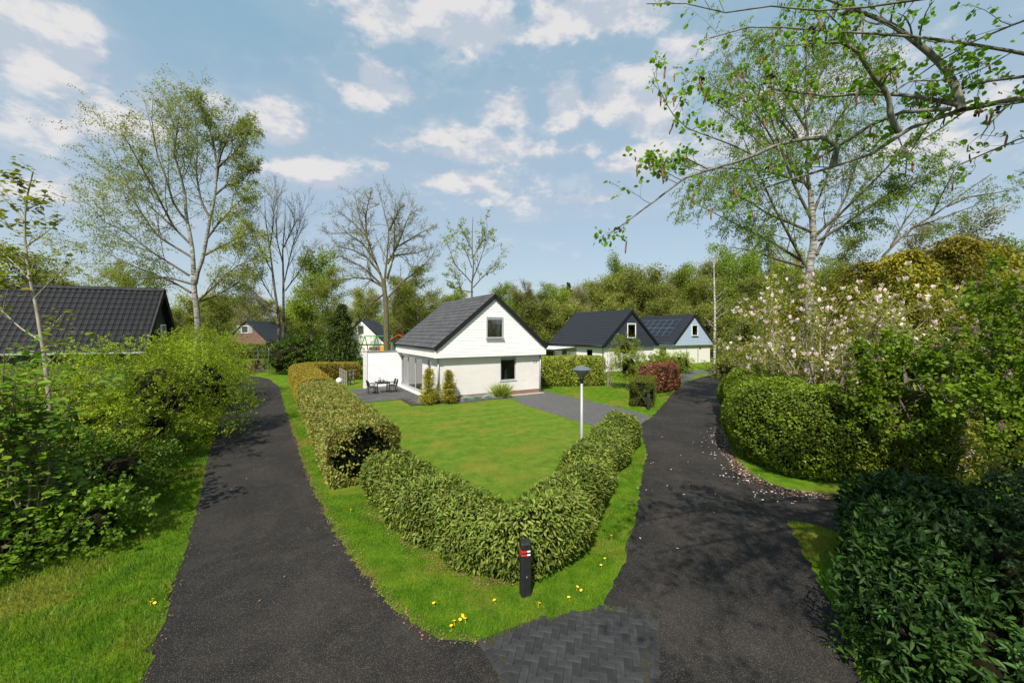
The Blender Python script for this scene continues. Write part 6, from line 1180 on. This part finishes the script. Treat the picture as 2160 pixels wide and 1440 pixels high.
def scatter(name, label, pts_fn, n, size, mat, seed, cat, z=.012, tm=None):
    r = np.random.default_rng(seed); p = pts_fn(r, n); m = len(p); p = np.c_[p, np.full(m, z)+r.random(m)*.012]; d = rdir(r, m)*[1, 1, .12]; nr = rdir(r, m)*.35+[0, 0, 1]
    o = link(name, leaves_mesh(name, p, d, nr, size*r.uniform(.6, 1.3, m), tm or tmpl_kite(.6), mat)); setp(o, label, cat, None, 'stuff')
def along(path, w, bias=1.0, tmin=0, tmax=1):
    P = np.c_[np.array(path), np.zeros(len(path))]
    def f(r, n):
        q = resample(P, 200); i = (r.uniform(tmin, tmax, n)*199).astype(int); return q[i][:, :2]+np.abs(r.normal(size=(n, 1)))*w*unit(np.array([-.85, -.5]))[None]*bias+r.normal(size=(n, 2))*.06
    return f
edge = [G(1775,1046), G(1660,1033), G(1585,1001), G(1548,958), G(1524,900)]
scatter('fallen_petals', 'white fallen magnolia petals on the right road', along(edge, .55), 330, .065, MT['petal'], 311, 'petals'); scatter('fallen_petals', 'single white petals strewn across the right road', lambda r, n: np.stack([r.uniform(2.6, 7.5, n), r.uniform(7.5, 17, n)], 1)[lambda: slice(None)] if False else np.stack([(lambda y: y*.36+r.normal(size=n)*.9+.6)(yy := r.uniform(7.5, 17, n)), yy], 1), 32, .048, MT['petal'], 312, 'petals')
scatter('leaf_litter', 'brown leaf litter along the foot of the privet hedge', along(edge, .30), 1500, .055, MT['litter'], 313, 'litter')
scatter('leaf_litter', 'brown litter along the edge of the left road', along(L_left[1:60], .05, .5, .0, .8), 900, .035, MT['litter'], 314, 'litter'); scatter('leaf_litter', 'dry brown litter round the point of grass', along([p for p in L_right if 5.35 < p[1] < 20], .06, -.6), 1600, .035, MT['litter'], 315, 'litter')
scatter('leaf_litter', 'dead leaves under the front low hedge', along([(-3.7, 10.0), (-2.75, 8.85), (-1.9, 7.95), (-1.1, 7.2), (-.3, 6.75), (.3, 6.75)], .16), 420, .05, MT['litter'], 316, 'litter')
scatter('leaf_litter', 'single leaves lying on the left road', lambda r, n: np.stack([-1.0-.62*(yy := r.uniform(5, 22, n))+r.normal(size=n)*.8, yy], 1), 45, .05, MT['litter'], 317, 'litter')
dn = MB()
for k in range(10): a = k*.628; dn.add([(0,0,.012),(math.cos(a)*.022,math.sin(a)*.022,.016),(math.cos(a+.3)*.026,math.sin(a+.3)*.026,.012),(math.cos(a+.6)*.022,math.sin(a+.6)*.022,.016)], [(0,1,2,3)])
dn = dn.lathe([(.002,-.09),(.003,.0),(.008,.01)], 5).mesh('flower', MT['dandelion']); r = random.Random(4)
for i, (px, py) in enumerate([(318,1270),(322,1264),(326,1272),(952,1320),(958,1310),(976,1300),(981,1305),(970,1307),(975,1297),(1043,1266),(1137,1272),(1200,1260),(1218,1238),(1268,1192),(1276,1178),(1226,1245),(915,1272),(1290,1130),(740,1075)]):
    x, y = G(px, py, .05); o = thing('dandelion', 'yellow dandelion flower in the verge grass', 'flower', (x, y, .052), r.uniform(0, 6), 'dandelions'); link('flower_head', dn, o); o.scale = (.95,)*3; o.rotation_euler = (r.uniform(-.4, .4), r.uniform(-.4, .4), 0)
for o in bpy.data.objects:
    if o.type == 'MESH' and o.parent is None and not o.get('kind') and not o.get('label'): print('UNLABELLED', o.name)
